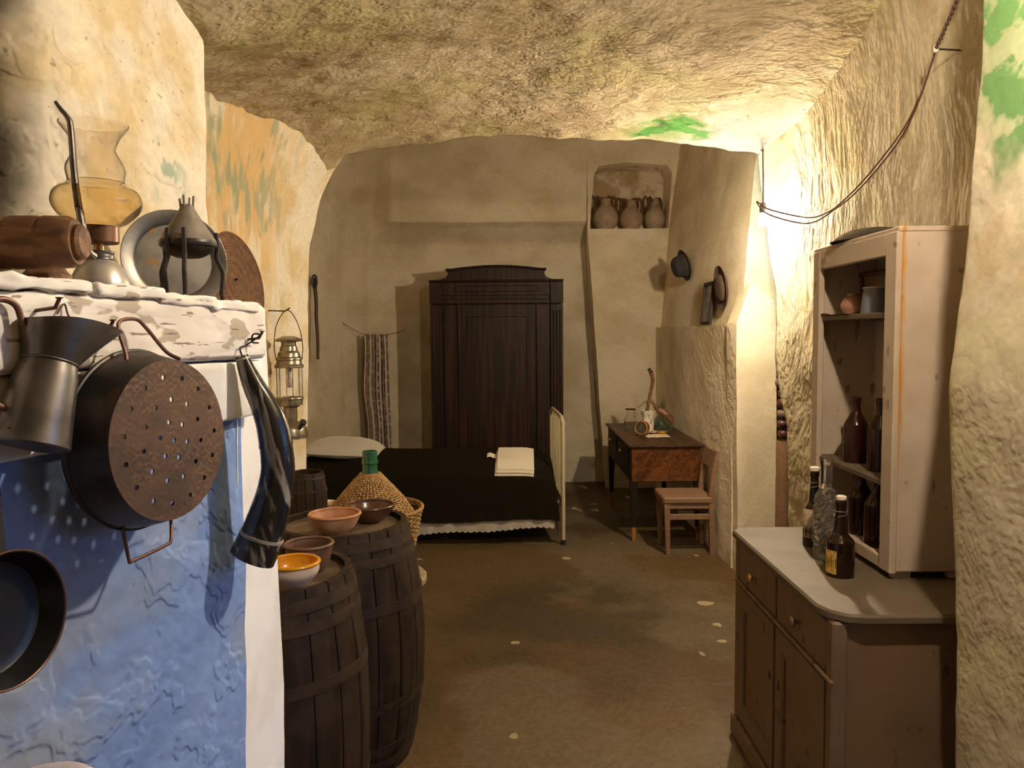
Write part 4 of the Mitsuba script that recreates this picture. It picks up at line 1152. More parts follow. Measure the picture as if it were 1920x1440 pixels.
# wardrobe
wd = thing('wardrobe', 'tall dark wooden wardrobe with an arched crest behind the bed', 'wardrobe')
wx0, wx1, wy0, wy1 = -0.812, 0.515, 7.75, 8.12
part(wd, 'carcass', box(wx0 + 0.02, wx1 - 0.02, wy0 + 0.035, wy1, 0.06, 2.17, 0.006), 'm_wardrobe', False)
for sx in (wx0, wx1 - 0.125):
    part(wd, 'pilaster', box(sx, sx + 0.125, wy0 + 0.008, wy0 + 0.05, 0.10, 1.94, 0.005), 'm_wardrobe', False)
    for q in range(3):
        part(wd, 'flute', tube([(sx + 0.03 + q * 0.032, wy0 + 0.006, 0.3), (sx + 0.03 + q * 0.032, wy0 + 0.006, 1.88)], 0.007, 8), 'm_wardrobe')
    part(wd, 'corner_block', box(sx - 0.003, sx + 0.128, wy0, wy0 + 0.05, 1.945, 2.165, 0.006), 'm_wardrobe', False)
part(wd, 'frieze', box(wx0 + 0.128, wx1 - 0.128, wy0 + 0.018, wy0 + 0.05, 2.03, 2.165, 0.004), 'm_wardrobe', False)
part(wd, 'frieze_panel', box(wx0 + 0.25, wx1 - 0.25, wy0 + 0.010, wy0 + 0.03, 2.065, 2.125, 0.006), 'm_wardrobe', False)
part(wd, 'rail', box(wx0 + 0.128, wx1 - 0.128, wy0 + 0.010, wy0 + 0.05, 1.945, 1.995, 0.008), 'm_wardrobe', False)
part(wd, 'cornice', box(wx0 - 0.008, wx1 + 0.008, wy0 - 0.012, wy1, 2.165, 2.185, 0.007), 'm_wardrobe', False)
part(wd, 'base', box(wx0, wx1, wy0, wy1, 0.0, 0.10, 0.006), 'm_wardrobe', False)
for s0, s1 in ((wx0 + 0.128, wx0 + 0.27), (wx1 - 0.27, wx1 - 0.128)):
    part(wd, 'side_panel', box(s0 + 0.002, s1 - 0.002, wy0 + 0.022, wy0 + 0.042, 0.11, 1.94, 0.006), 'm_wardrobe', False)
s0, s1 = wx0 + 0.272, wx1 - 0.272
d = part(wd, 'door', box(s0, s1, wy0 + 0.016, wy0 + 0.042, 0.11, 1.94, 0.004), 'm_wardrobe', False)
fr_ = (cube_m(s0 + 0.05, s1 - 0.05, wy0 + 0.006, wy0 + 0.024, 0.20, 1.87) - cube_m(s0 + 0.070, s1 - 0.070, wy0, wy0 + 0.06, 0.22, 1.85))
part(d, 'panel_moulding', from_manifold(fr_), 'm_wardrobe', False)
part(d, 'door_panel', box(s0 + 0.09, s1 - 0.09, wy0 + 0.008, wy0 + 0.022, 0.25, 1.82, 0.010), 'm_wardrobe', False)
cr = [(-0.80, 2.185), (-0.71, 2.187), (-0.655, 2.205), (-0.632, 2.235), (-0.63, 2.262), (-0.648, 2.276), (-0.648, 2.293)]
arcx = np.linspace(-0.60, 0.302, 30)
xc = -0.149
cr += [(a_, 2.292 + 0.034 * math.cos((a_ - xc) / 0.45 * math.pi / 2)) for a_ in arcx]
cr += [(0.350, 2.293), (0.350, 2.276), (0.332, 2.262), (0.334, 2.235), (0.357, 2.205), (0.412, 2.187), (0.502, 2.185)]
crest = extrude([(a_, b_) for a_, b_ in cr][::-1], 0, 0.045)
crest.apply_transform(np.array([[1, 0, 0, 0], [0, 0, -1, wy0 + 0.045], [0, 1, 0, 0], [0, 0, 0, 1.0]]))
crest.fix_normals()
part(wd, 'crest', crest, 'm_wardrobe', False)
mo = [(a_, wy0 - 0.006, b_ - 0.008) for a_, b_ in cr[6:-6]]
part(wd, 'crest_moulding', tube(mo, 0.013, 8), 'm_wardrobe')

# striped cloth on its line, leather strap
nx_, nz_ = 70, 40
uu = np.linspace(0, 1, nx_); vv = np.linspace(0, 1, nz_)
Ug, Vg = np.meshgrid(uu, vv, indexing='ij')
fold = 0.020 * np.sin(Ug * 2 * math.pi * 3.2 + 0.6 * Vg) + 0.008 * np.sin(Ug * 19 + 2 * Vg)
bend = 0.03 * np.exp(-((Vg - 0.45) / 0.2) ** 2) * (1 - Ug)
Pc = np.stack([-1.518 + 0.238 * Ug + 0.02 * Vg - bend, 8.17 - 0.17 + fold + 0.0 * Vg, 1.645 - 1.23 * Vg + 0.012 * np.sin(Ug * 40) * (Vg < 0.02)], -1)
uvm = np.concatenate([np.stack([Ug, Vg], -1).reshape(-1, 2)] * 2)
cl_m = cat([grid(Pc), grid(Pc + [0, 0.004, 0], flip=True)])
ck = thing('striped_cloth', 'woven cloth with dark vertical stripes hanging on the alcove wall by the wardrobe', 'cloth')
part(ck, 'cloth', cl_m, 'm_stripe', True, uv=uvm)
rng = np.random.default_rng(11)
part(ck, 'fringe', cat([tube([(Pc[i, 0, 0], Pc[i, 0, 1] + 0.002, Pc[i, 0, 2] - 0.004), (Pc[i, 0, 0] + rng.uniform(-.006, .006), Pc[i, 0, 1], Pc[i, 0, 2] + rng.uniform(0.008, 0.024))], 0.0028, 5) for i in range(0, nx_, 3)]), 'm_stripe', True, kind='stuff')
single('line_string', tube(smooth_profile([(-1.73, 7.95, 1.775), (-1.62, 7.97, 1.70), (-1.52, 8.01, 1.649), (-1.40, 8.015, 1.642), (-1.27, 8.02, 1.650), (-1.15, 8.45, 1.70)], 30), 0.003, 5), 'm_ironwire', 'thin string holding up the striped cloth', 'string')
sp = np.array([(-1.755, 6.98, 2.16), (-1.765, 7.0, 2.10), (-1.755, 6.99, 1.95), (-1.76, 7.0, 1.8), (-1.752, 7.0, 1.62), (-1.755, 7.0, 1.43)])
stp = thing('leather_strap', 'dark brown strap hanging on the left wall of the alcove', 'strap')
part(stp, 'strap', tube(smooth_profile(sp, 40), np.linspace(0.019, 0.013, len(smooth_profile(sp, 40))), 8), 'm_stickdark')
mat('m_stickdark', (0.055, 0.025, 0.016), 0.6)
part(stp, 'loop', tube([(-1.760 + 0.022 * math.cos(t), 6.97, 2.13 + 0.055 * math.sin(t)) for t in np.linspace(0, 2 * math.pi, 22)], 0.009, 6), 'm_black')

# jugs in the niche
jp = smooth_profile([(0.001, 0), (0.095, 0.0), (0.110, 0.01), (0.148, 0.075), (0.157, 0.13), (0.146, 0.20), (0.108, 0.262), (0.072, 0.300), (0.060, 0.335), (0.063, 0.372), (0.070, 0.385), (0.060, 0.387), (0.050, 0.34), (0.001, 0.32)], 70)


def jug(x, y, s, hs, label, rz, wide=1.0):
    k = thing('clay_jug', label, 'jug')
    m = lambda q: move(q, x, y, 2.737, rz=rz, s=s)
    pr = jp * [wide, hs]
    part(k, 'body', m(lathe(pr, 48)), 'm_jug', 40)
    for sg in (-1, 1):
        h = np.array([(0.062 * wide, 0.360 * hs), (0.095 * wide, 0.405 * hs), (0.125 * wide, 0.40 * hs), (0.150 * wide, 0.33 * hs), (0.140 * wide, 0.235 * hs)])
        part(k, 'handle', m(tube(smooth_profile([(sg * a_, 0, b_) for a_, b_ in h], 30), 0.0165, 8)), 'm_jugdark')
    return k


jug(1.005, 8.28, 0.84, 0.98, 'pale clay jug with dark handles, leftmost of the three in the niche', 15)
k = jug(1.275, 8.27, 0.82, 0.93, 'clay jug with a reddish wide mouth, middle of the three in the niche', 0, 0.92)
jug(1.525, 8.28, 0.78, 1.02, 'narrow clay jug at the right end of the niche', 35, 0.85)

# ------------------------------------------------------------------ alcove: hats, picture, desk, chair
def hat(name, o, n, brim, ch, crown, matn, label, band=None, tilt=(0, 0, 1), sx=1.0):
    k = thing(name, label, 'hat')
    put = fr(o, n, tilt)
    S = np.diag([1.0, sx, 1.0])
    bp = smooth_profile([(crown * 0.96, 0.004), (crown + 0.012, 0.0), (brim * 0.85, 0.006), (brim, 0.022), (brim - 0.004, 0.026), (brim * 0.84, 0.012), (crown + 0.01, 0.008), (crown * 0.95, 0.012)], 40)
    b = lathe(bp, 48); b.vertices = b.vertices @ S
    part(k, 'brim', put(b), matn, True)
    cp = smooth_profile([(crown, 0.004), (crown * 0.99, ch * 0.35), (crown * 0.94, ch * 0.70), (crown * 0.78, ch * 0.92), (crown * 0.45, ch * 1.0), (0.001, ch * 0.97)], 40)
    c = lathe(cp, 48); c.vertices = c.vertices @ S
    part(k, 'crown', put(c), matn, True)
    if band:
        bd = lathe([(crown + 0.0025, 0.006), (crown + 0.003, 0.03), (crown * 0.995, 0.032)], 48); bd.vertices = bd.vertices @ S
        part(k, 'hat_band', put(bd), band)
    return k


hat('bowler_hat', (1.560, 6.93, 2.245), (-1.0, -0.10, -0.28), 0.140, 0.125, 0.098, 'm_hat', 'dark grey felt hat hanging by its brim at the left on the alcove side wall', 'm_hatbrown', (0.0, 0, 1))
hat('brown_hat', (1.560, 5.72, 1.970), (-1.0, -0.05, -0.10), 0.165, 0.045, 0.100, 'm_hatbrown', 'flat brown hat hanging at the right of the small picture', None, (0, 0.1, 1), 0.85)
pic = thing('picture', 'small dark framed picture standing on the ledge under the hats', 'picture')
put = fr((1.548, 6.08, 1.868), (-1.0, 0, 0.09), (0.0, 1, 0))


def rect_frame(w, h, t, d):
    return from_manifold(cube_m(-w / 2, w / 2, -h / 2, h / 2, 0, d) - cube_m(-w / 2 + t, w / 2 - t, -h / 2 + t, h / 2 - t, -1, 1))


part(pic, 'frame', put(rect_frame(0.27, 0.33, 0.022, 0.022)), 'm_wardrobe', False)
part(pic, 'print', put(box(-0.12, 0.12, -0.15, 0.15, 0.002, 0.008, 0.001)), 'm_picture', False)

# desk
dk = thing('desk', 'brown veneered desk with dark tapered legs along the alcove side wall', 'desk')
part(dk, 'desktop', box(0.905, 1.495, 5.99, 7.47, 0.748, 0.772, 0.006), 'm_desk', False)
part(dk, 'front_panel', box(0.935, 1.480, 6.02, 6.045, 0.475, 0.748, 0.004), 'm_burl', False, label='flame-veneered end panel')
part(dk, 'side_panel', box(0.925, 0.945, 6.045, 7.43, 0.475, 0.748, 0.004), 'm_deskdark', False)
part(dk, 'rear_panel', box(0.935, 1.48, 7.41, 7.43, 0.50, 0.748, 0.004), 'm_deskdark', False)
dr_ = part(dk, 'drawer', box(0.916, 0.93, 6.78, 7.36, 0.60, 0.735, 0.004), 'm_deskdark', False)
part(dr_, 'knob', cat([tube([(0.916, 7.06, 0.668), (0.90, 7.06, 0.668)], 0.007, 8), trimesh.creation.icosphere(2, 0.015).apply_translation([0.896, 7.06, 0.668])]), 'm_brass', True)
dr_ = part(dk, 'drawer', box(0.916, 0.93, 6.12, 6.70, 0.60, 0.735, 0.004), 'm_deskdark', False)
part(dr_, 'knob', cat([tube([(0.916, 6.41, 0.668), (0.90, 6.41, 0.668)], 0.007, 8), trimesh.creation.icosphere(2, 0.015).apply_translation([0.896, 6.41, 0.668])]), 'm_brass', True)
for lx_, ly_ in ((0.955, 6.045), (1.462, 6.045), (0.955, 7.405), (1.462, 7.405)):
    lg = m3.Manifold.hull_points(np.array([[lx_ + s * 0.030, ly_ + t * 0.026, 0.48] for s in (-1, 1) for t in (-1, 1)] + [[lx_ + s * 0.017, ly_ + t * 0.017, 0.11] for s in (-1, 1) for t in (-1, 1)]))
    l_ = part(dk, 'leg', from_manifold(lg), 'm_deskdark', False)
    ft = m3.Manifold.hull_points(np.array([[lx_ + s * 0.017, ly_ + t * 0.017, 0.11] for s in (-1, 1) for t in (-1, 1)] + [[lx_ + s * 0.013, ly_ + t * 0.013, 0.0] for s in (-1, 1) for t in (-1, 1)]))
    part(l_, 'foot', from_manifold(ft), 'm_legfoot', False, label='orange wooden foot of the leg')
mat('m_legfoot', (0.30, 0.105, 0.02), 0.4)

ZD = 0.773
# things on the desk
gj = thing('glass_vase', 'small clear glass vase at the back left of the desk', 'vase')
pr = smooth_profile([(0.001, 0.003), (0.048, 0.003), (0.055, 0.02), (0.058, 0.06), (0.044, 0.11), (0.032, 0.14), (0.036, 0.165), (0.046, 0.18)], 50)
part(gj, 'body', move(lathe(np.vstack([[(0.001, 0.0)], pr + [0.0025, -0.0025], pr[::-1]]), 40), 1.075, 7.00, ZD), 'm_glass', True)
lk = lathe([(0.044 + 0.004 * math.cos(t), 0.180 + 0.004 * math.sin(t)) for t in np.linspace(0, 2 * math.pi, 8)], 32)
part(gj, 'rim', move(lk, 1.075, 7.00, ZD), 'm_garnet', True, label='dark reddish rim')
mat('m_dial', (0.045, 0.038, 0.028), 0.3)
ac = thing('alarm_clock', 'small round copper alarm clock on the desk', 'clock')
AO = np.array([1.095, 6.50, ZD + 0.070])
put = fr(AO, (-0.62, -1, 0.12))
part(ac, 'case', put(lathe(smooth_profile([(0.001, -0.05), (0.040, -0.048), (0.058, -0.03), (0.060, 0.0), (0.057, 0.018)], 30), 44)), 'm_copper', True)
part(ac, 'bezel', put(lathe([(0.054 + 0.006 * math.cos(t), 0.018 + 0.006 * math.sin(t)) for t in np.linspace(0, 2 * math.pi, 10)], 44)), 'm_brass', True)
part(ac, 'dial', put(lathe([(0.052, 0.012), (0.001, 0.012)], 40)), 'm_dial', True, label='dark grey dial')
part(ac, 'hand', put(cat([box(-0.002, 0.034, -0.002, 0.002, 0.013, 0.015, 0.0005), move(box(-0.002, 0.024, -0.002, 0.002, 0.0135, 0.0155, 0.0005), rz=110)])), 'm_brass', False)
for sx in (-0.035, 0.035):
    part(ac, 'foot', tube([AO + [sx, 0, -0.045], AO + [sx * 1.25, 0.005, -0.069]], 0.006, 8), 'm_black')
cp_ = thing('patterned_jug', 'white jug with a blue and brown pattern on the desk, a stick standing in it', 'jug')
cpr = smooth_profile([(0.001, 0.004), (0.040, 0.004), (0.046, 0.03), (0.050, 0.07), (0.044, 0.12), (0.052, 0.16), (0.060, 0.185)], 50)
part(cp_, 'body', move(lathe(np.vstack([[(0.001, 0.0)], cpr + [0.003, -0.003], cpr[::-1]]), 44), 1.185, 6.72, ZD + 0.012), 'm_cup', True)
h_ = [(0.05, 0, 0.155), (0.085, 0, 0.15), (0.09, 0, 0.10), (0.05, 0, 0.055)]
part(cp_, 'handle', move(tube(smooth_profile(h_, 24), 0.006, 8), 1.185, 6.72, ZD + 0.012, rz=70), 'm_cup', True)
sk = thing('wooden_stick', 'curved brown stick with a paddle-shaped branch standing in the white jug', 'stick')
sd = smooth_profile([(1.165, 6.72, ZD + 0.02), (1.180, 6.72, ZD + 0.20), (1.198, 6.715, ZD + 0.31), (1.216, 6.71, ZD + 0.40), (1.222, 6.70, ZD + 0.47), (1.204, 6.69, ZD + 0.53), (1.185, 6.685, ZD + 0.56)], 50)
part(sk, 'shaft', tube(sd, np.interp(np.linspace(0, 1, len(sd)), [0, 0.5, 0.75, 0.92, 1], [0.015, 0.014, 0.018, 0.017, 0.011]), 10), 'm_stick', True)
part(sk, 'tip', tube(sd[-9:] + [0.0, -0.001, 0.001], np.linspace(0.0185, 0.0125, 9), 10), 'm_black', True, label='dark tip at the top')
part(sk, 'spike', tube([(1.200, 6.715, ZD + 0.292), (1.155, 6.70, ZD + 0.268), (1.088, 6.69, ZD + 0.222)], [0.010, 0.007, 0.004], 8), 'm_stick', True)
pdl = smooth_profile([(1.20, 6.712, ZD + 0.30), (1.225, 6.705, ZD + 0.262), (1.262, 6.695, ZD + 0.215), (1.315, 6.68, ZD + 0.175), (1.365, 6.67, ZD + 0.130), (1.385, 6.66, ZD + 0.085)], 40)
pm = tube(pdl, np.interp(np.linspace(0, 1, len(pdl)), [0, 0.25, 0.45, 0.65, 0.85, 1], [0.011, 0.012, 0.030, 0.038, 0.026, 0.006]), 12)
part(sk, 'paddle', pm, 'm_stick', True)
gb = thing('green_bottle', 'squat blue-green glass flask on the desk against the wall', 'bottle')
gpr = smooth_profile([(0.001, 0.0), (0.06, 0.0), (0.080, 0.02), (0.086, 0.06), (0.070, 0.11), (0.032, 0.155), (0.021, 0.19), (0.021, 0.245), (0.026, 0.25), (0.020, 0.252)], 60)
part(gb, 'body', move(lathe(gpr, 44), 1.335, 6.83, ZD), 'm_tealglass', True)
part(gb, 'inner_wall', move(lathe(gpr[2:] * [0.93, 1] + [0, 0.002], 44), 1.335, 6.83, ZD), 'm_tealglass', True)
pl2 = [(0.001, 0.001), (0.06, 0.001), (0.09, 0.010), (0.092, 0.012), (0.06, 0.006), (0.001, 0.005)]
single('saucer', move(lathe(pl2, 44), 1.205, 6.70, ZD), 'm_cream', 'cream saucer under the white jug on the desk', 'saucer')
pp_ = np.zeros((10, 8, 3))
for i in range(10):
    for j in range(8):
        pp_[i, j] = (1.12 + 0.022 * i, 6.36 + 0.03 * j + 0.004 * i, ZD + 0.003 + 0.003 * abs(math.sin(i * 0.8 + j)))
single('doily', cat([grid(pp_, flip=False), grid(pp_ - [0, 0, 0.002], flip=True)]), 'm_paper', 'crumpled pale doily on the desk beside the clock', 'cloth', 40)
single('wooden_dish', move(lathe(smooth_profile([(0.001, 0), (0.028, 0.0), (0.045, 0.012), (0.048, 0.024), (0.044, 0.025), (0.03, 0.010), (0.001, 0.008)], 30), 36), 1.285, 6.60, ZD), 'm_brass', 'small golden brown dish between the saucer and the green flask', 'dish', True)

# chair, its back towards the partition
ch = thing('wooden_chair', 'brown painted wooden chair in front of the desk', 'chair')
part(ch, 'seat', box(1.105, 1.475, 5.615, 5.985, 0.385, 0.435, 0.010), 'm_chair', False)
for x_, y_, h_ in ((1.135, 5.645, 0.39), (1.135, 5.945, 0.39)):
    lg = m3.Manifold.hull_points(np.array([[x_ + s * 0.021, y_ + t * 0.021, h_] for s in (-1, 1) for t in (-1, 1)] + [[x_ + 0.012 + s * 0.014, y_ + t * 0.014, 0.0] for s in (-1, 1) for t in (-1, 1)]))
    part(ch, 'leg', from_manifold(lg), 'm_chair', False)
for y_ in (5.640, 5.950):
    po = np.array([(1.455, 0.0), (1.440, 0.42), (1.458, 0.60), (1.495, 0.775), (1.523, 0.770), (1.490, 0.59), (1.480, 0.42), (1.492, 0.0)])
    pz = extrude(po, -0.019, 0.019)
    pz.apply_transform(np.array([[1, 0, 0, 0], [0, 0, -1, y_], [0, 1, 0, 0], [0, 0, 0, 1.0]])); pz.fix_normals()
    part(ch, 'back_post', pz, 'm_chair', False)
sl = extrude(np.array([(1.466, 0.645), (1.492, 0.765), (1.508, 0.762), (1.482, 0.642)]), -0.150, 0.150)
sl.apply_transform(np.array([[1, 0, 0, 0], [0, 0, -1, 5.795], [0, 1, 0, 0], [0, 0, 0, 1.0]])); sl.fix_normals()
part(ch, 'back_slat', sl, 'm_chair', False)
for y_ in (5.645, 5.945):
    part(ch, 'stretcher', box(1.145, 1.455, y_ - 0.011, y_ + 0.011, 0.262, 0.305, 0.004), 'm_chair', False)
    part(ch, 'seat_rail', box(1.145, 1.455, y_ - 0.010, y_ + 0.010, 0.345, 0.392, 0.003), 'm_chair', False)
part(ch, 'seat_rail', box(1.125, 1.145, 5.66, 5.93, 0.345, 0.392, 0.003), 'm_chair', False)

# ------------------------------------------------------------------ sideboard and hutch on the right
sb = thing('sideboard', 'greyish pink painted sideboard with rounded counter at the right', 'sideboard')
SX, SY0, SY1 = 0.905, 2.145, 3.10
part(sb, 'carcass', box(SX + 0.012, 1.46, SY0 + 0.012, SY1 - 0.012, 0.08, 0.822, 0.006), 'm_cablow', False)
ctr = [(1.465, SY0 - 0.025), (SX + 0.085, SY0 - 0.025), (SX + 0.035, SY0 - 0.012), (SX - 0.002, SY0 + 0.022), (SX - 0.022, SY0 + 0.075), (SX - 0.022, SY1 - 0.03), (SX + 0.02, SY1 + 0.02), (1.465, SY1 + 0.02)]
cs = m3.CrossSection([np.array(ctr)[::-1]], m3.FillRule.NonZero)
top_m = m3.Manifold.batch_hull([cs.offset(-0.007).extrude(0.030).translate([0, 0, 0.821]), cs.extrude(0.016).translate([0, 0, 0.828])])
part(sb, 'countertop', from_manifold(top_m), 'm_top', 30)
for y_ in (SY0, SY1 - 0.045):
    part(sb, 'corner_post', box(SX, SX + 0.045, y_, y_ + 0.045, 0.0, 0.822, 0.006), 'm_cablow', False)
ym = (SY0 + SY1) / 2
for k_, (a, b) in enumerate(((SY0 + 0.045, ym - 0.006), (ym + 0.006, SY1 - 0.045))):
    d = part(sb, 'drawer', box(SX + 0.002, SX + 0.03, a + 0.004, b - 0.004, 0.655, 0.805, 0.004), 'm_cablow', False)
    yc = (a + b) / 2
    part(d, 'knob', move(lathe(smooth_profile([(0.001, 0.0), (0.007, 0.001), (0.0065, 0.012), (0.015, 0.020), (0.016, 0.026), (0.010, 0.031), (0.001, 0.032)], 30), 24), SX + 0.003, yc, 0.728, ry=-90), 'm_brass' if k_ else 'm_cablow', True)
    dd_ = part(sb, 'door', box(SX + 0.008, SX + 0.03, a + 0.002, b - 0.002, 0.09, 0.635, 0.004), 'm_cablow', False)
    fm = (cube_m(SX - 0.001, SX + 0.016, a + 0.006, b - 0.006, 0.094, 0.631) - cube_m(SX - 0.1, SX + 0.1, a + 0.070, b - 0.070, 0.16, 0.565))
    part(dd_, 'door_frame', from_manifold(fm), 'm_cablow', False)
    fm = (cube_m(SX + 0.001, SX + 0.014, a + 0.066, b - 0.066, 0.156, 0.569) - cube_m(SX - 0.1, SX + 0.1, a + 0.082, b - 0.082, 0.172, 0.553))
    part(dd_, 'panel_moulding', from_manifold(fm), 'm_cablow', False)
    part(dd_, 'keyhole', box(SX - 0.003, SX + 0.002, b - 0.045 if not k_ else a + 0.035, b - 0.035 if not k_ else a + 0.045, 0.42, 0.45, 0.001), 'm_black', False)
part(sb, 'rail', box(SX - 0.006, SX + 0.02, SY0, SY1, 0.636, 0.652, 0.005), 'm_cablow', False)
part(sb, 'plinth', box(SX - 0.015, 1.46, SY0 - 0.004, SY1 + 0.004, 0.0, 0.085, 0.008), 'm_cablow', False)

hu = thing('hutch', 'open shelved upper cupboard of worn greyish pink paint standing on the sideboard', 'cupboard')
HX, HY0, HY1, HZ0, HZ1 = 1.200, 2.425, 3.09, 0.858, 1.958
part(hu, 'near_side', box(HX + 0.022, 1.47, HY0, HY0 + 0.022, HZ0 + 0.02, HZ1, 0.003), 'm_hutch', False, label='side panel with an orange rust-coloured streak along its front edge')
part(hu, 'far_side', box(HX + 0.022, 1.47, HY1 - 0.022, HY1, HZ0 + 0.02, HZ1, 0.003), 'm_cab', False)
part(hu, 'back_panel', box(1.44, 1.455, HY0 + 0.02, HY1 - 0.02, HZ0 + 0.02, HZ1 - 0.01, 0.002), 'm_cab', False)
part(hu, 'top_board', box(HX + 0.004, 1.47, HY0 - 0.003, HY1 + 0.003, HZ1 - 0.004, HZ1 + 0.014, 0.004), 'm_hutch', False)
part(hu, 'bottom_board', box(HX + 0.01, 1.47, HY0 + 0.003, HY1 - 0.003, HZ0 + 0.018, HZ0 + 0.034, 0.003), 'm_cab', False)
part(hu, 'stile', box(HX, HX + 0.022, HY0, HY0 + 0.075, HZ0 + 0.012, HZ1, 0.004), 'm_hutch', False)
part(hu, 'stile', box(HX, HX + 0.022, HY1 - 0.062, HY1, HZ0 + 0.012, HZ1, 0.004), 'm_cab', False)
part(hu, 'rail', box(HX + 0.001, HX + 0.021, HY0 + 0.075, HY1 - 0.062, HZ1 - 0.072, HZ1, 0.004), 'm_cab', False)
part(hu, 'rail', box(HX + 0.001, HX + 0.021, HY0 + 0.075, HY1 - 0.062, HZ0 + 0.012, HZ0 + 0.055, 0.004), 'm_cab', False)
for z_ in (1.138, 1.688):
    part(hu, 'shelf', box(HX + 0.012, 1.44, HY0 + 0.022, HY1 - 0.022, z_, z_ + 0.020, 0.003), 'm_top', False)
for y_ in (HY0 + 0.02, HY1 - 0.04):
    part(hu, 'foot', box(HX + 0.02, HX + 0.08, y_, y_ + 0.025, 0.8505, HZ0 + 0.022, 0.002), 'm_cab', False)
    part(hu, 'foot', box(1.40, 1.46, y_, y_ + 0.025, 0.8505, HZ0 + 0.022, 0.002), 'm_cab', False)
rng = np.random.default_rng(2)
sp_ = np.zeros((12, 6, 3))
for i in range(12):
    for j in range(6):
        sp_[i, j] = (1.205 + 0.03 * j, 2.78 + 0.025 * i, 1.7095 + (0.008 * math.sin(i * 0.55) ** 2 if j == 0 else 0.001))
single('shelf_paper', cat([grid(sp_), grid(sp_ - [0, 0, 0.0012], flip=True)]), 'm_paper', 'curling brown shelf paper on the upper shelf of the cupboard', 'paper', 40)

# bottles in the hutch
bp = smooth_profile([(0.001, 0.0), (0.040, 0.0), (0.0435, 0.006), (0.0435, 0.125), (0.040, 0.150), (0.024, 0.180), (0.0165, 0.200), (0.016, 0.232), (0.0185, 0.234), (0.0185, 0.246), (0.0150, 0.248), (0.001, 0.248)], 66)


def dark_bottle(x, y, z, label, s=1.0):
    k = thing('dark_bottle', label, 'bottle', 'dark red bottles in the cupboard')
    part(k, 'body', move(lathe(bp[:52], 40), x, y, z, s=s), 'm_redbottle', 40)
    part(k, 'lip', move(lathe([(0.016, 0.230), (0.0188, 0.233), (0.0188, 0.246), (0.0150, 0.2485), (0.001, 0.2485)], 32), x, y, z, s=s), 'm_redbottle', 40)
    return k


dark_bottle(1.285, 2.875, 1.1585, 'dark red-brown bottle on the middle shelf, further from the near stile', 0.98)
dark_bottle(1.290, 2.690, 1.1585, 'dark red-brown bottle on the middle shelf, half hidden by the near stile', 1.02)
dark_bottle(1.345, 2.590, 1.1585, 'dark red-brown bottle on the middle shelf, behind the near stile')
dark_bottle(1.300, 2.850, HZ0 + 0.0345, 'dark red-brown bottle on the cupboard floor, behind the swing-top bottle', 0.98)
dark_bottle(1.285, 2.690, HZ0 + 0.0345, 'dark red-brown bottle on the cupboard floor, nearest the front rail', 1.02)
dark_bottle(1.345, 2.590, HZ0 + 0.0345, 'dark red-brown bottle on the cupboard floor, behind the near stile')
# upper shelf
pt = thing('enamel_pot', 'blue-grey enamel pot on the upper shelf of the cupboard', 'pot')
part(pt, 'body', move(lathe(smooth_profile([(0.001, 0.0), (0.050, 0.0), (0.054, 0.004), (0.050, 0.05), (0.046, 0.085), (0.048, 0.090), (0.044, 0.089), (0.044, 0.05), (0.001, 0.006)], 40), 40), 1.300, 2.760, 1.7105), 'm_enamel', 40)
part(pt, 'rim', move(lathe([(0.047 + 0.0025 * math.cos(t), 0.0895 + 0.0025 * math.sin(t)) for t in np.linspace(0, 2 * math.pi, 8)], 40), 1.300, 2.760, 1.7105), 'm_cream')
lx2 = thing('wooden_rack', 'small dark wooden rack behind the enamel pot', 'rack')
for y_ in (2.80, 3.02):
    part(lx2, 'upright', tube([(1.365, y_, 1.709), (1.365, y_ + 0.012, 1.862)], 0.008, 8), 'm_garnet')
part(lx2, 'bar', tube([(1.365, 2.78, 1.862), (1.365, 3.045, 1.866)], 0.009, 8), 'm_garnet')
part(lx2, 'bar', tube([(1.365, 2.80, 1.79), (1.365, 3.03, 1.79)], 0.006, 8), 'm_garnet')
part(lx2, 'panel', box(1.370, 1.376, 2.81, 3.02, 1.79, 1.86, 0.002), 'm_stickdark2', False)
mat('m_stickdark2', (0.10, 0.06, 0.04), 0.6)
oj = thing('clay_pot', 'small round pinkish clay pot on the upper shelf beside the enamel pot', 'pot')
part(oj, 'body', move(lathe(smooth_profile([(0.001, 0.0), (0.022, 0.0), (0.042, 0.022), (0.044, 0.040), (0.032, 0.062), (0.020, 0.070), (0.024, 0.078), (0.019, 0.078), (0.001, 0.066)], 40), 36), 1.290, 2.93, 1.709), 'm_pinkclay', True)
tr = [(0.150, 0.0), (0.155, 0.003), (0.150, 0.006), (0.135, 0.020), (0.09, 0.042), (0.04, 0.050), (0.001, 0.051), (0.001, 0.047), (0.04, 0.046), (0.088, 0.038), (0.132, 0.016)]
single('upturned_pan', move(lathe(tr, 56), 1.335, 2.86, HZ1 + 0.0145), 'm_iron', 'dark upturned shallow pan on top of the cupboard', 'pan', 30)

# swing-top bottles and a clear patterned bottle on the counter
sw = smooth_profile([(0.001, 0.0), (0.040, 0.0), (0.0435, 0.007), (0.0435, 0.098), (0.041, 0.116), (0.026, 0.134), (0.0215, 0.150), (0.0165, 0.205), (0.0155, 0.228), (0.018, 0.232), (0.018, 0.244), (0.015, 0.247), (0.001, 0.247)], 78)


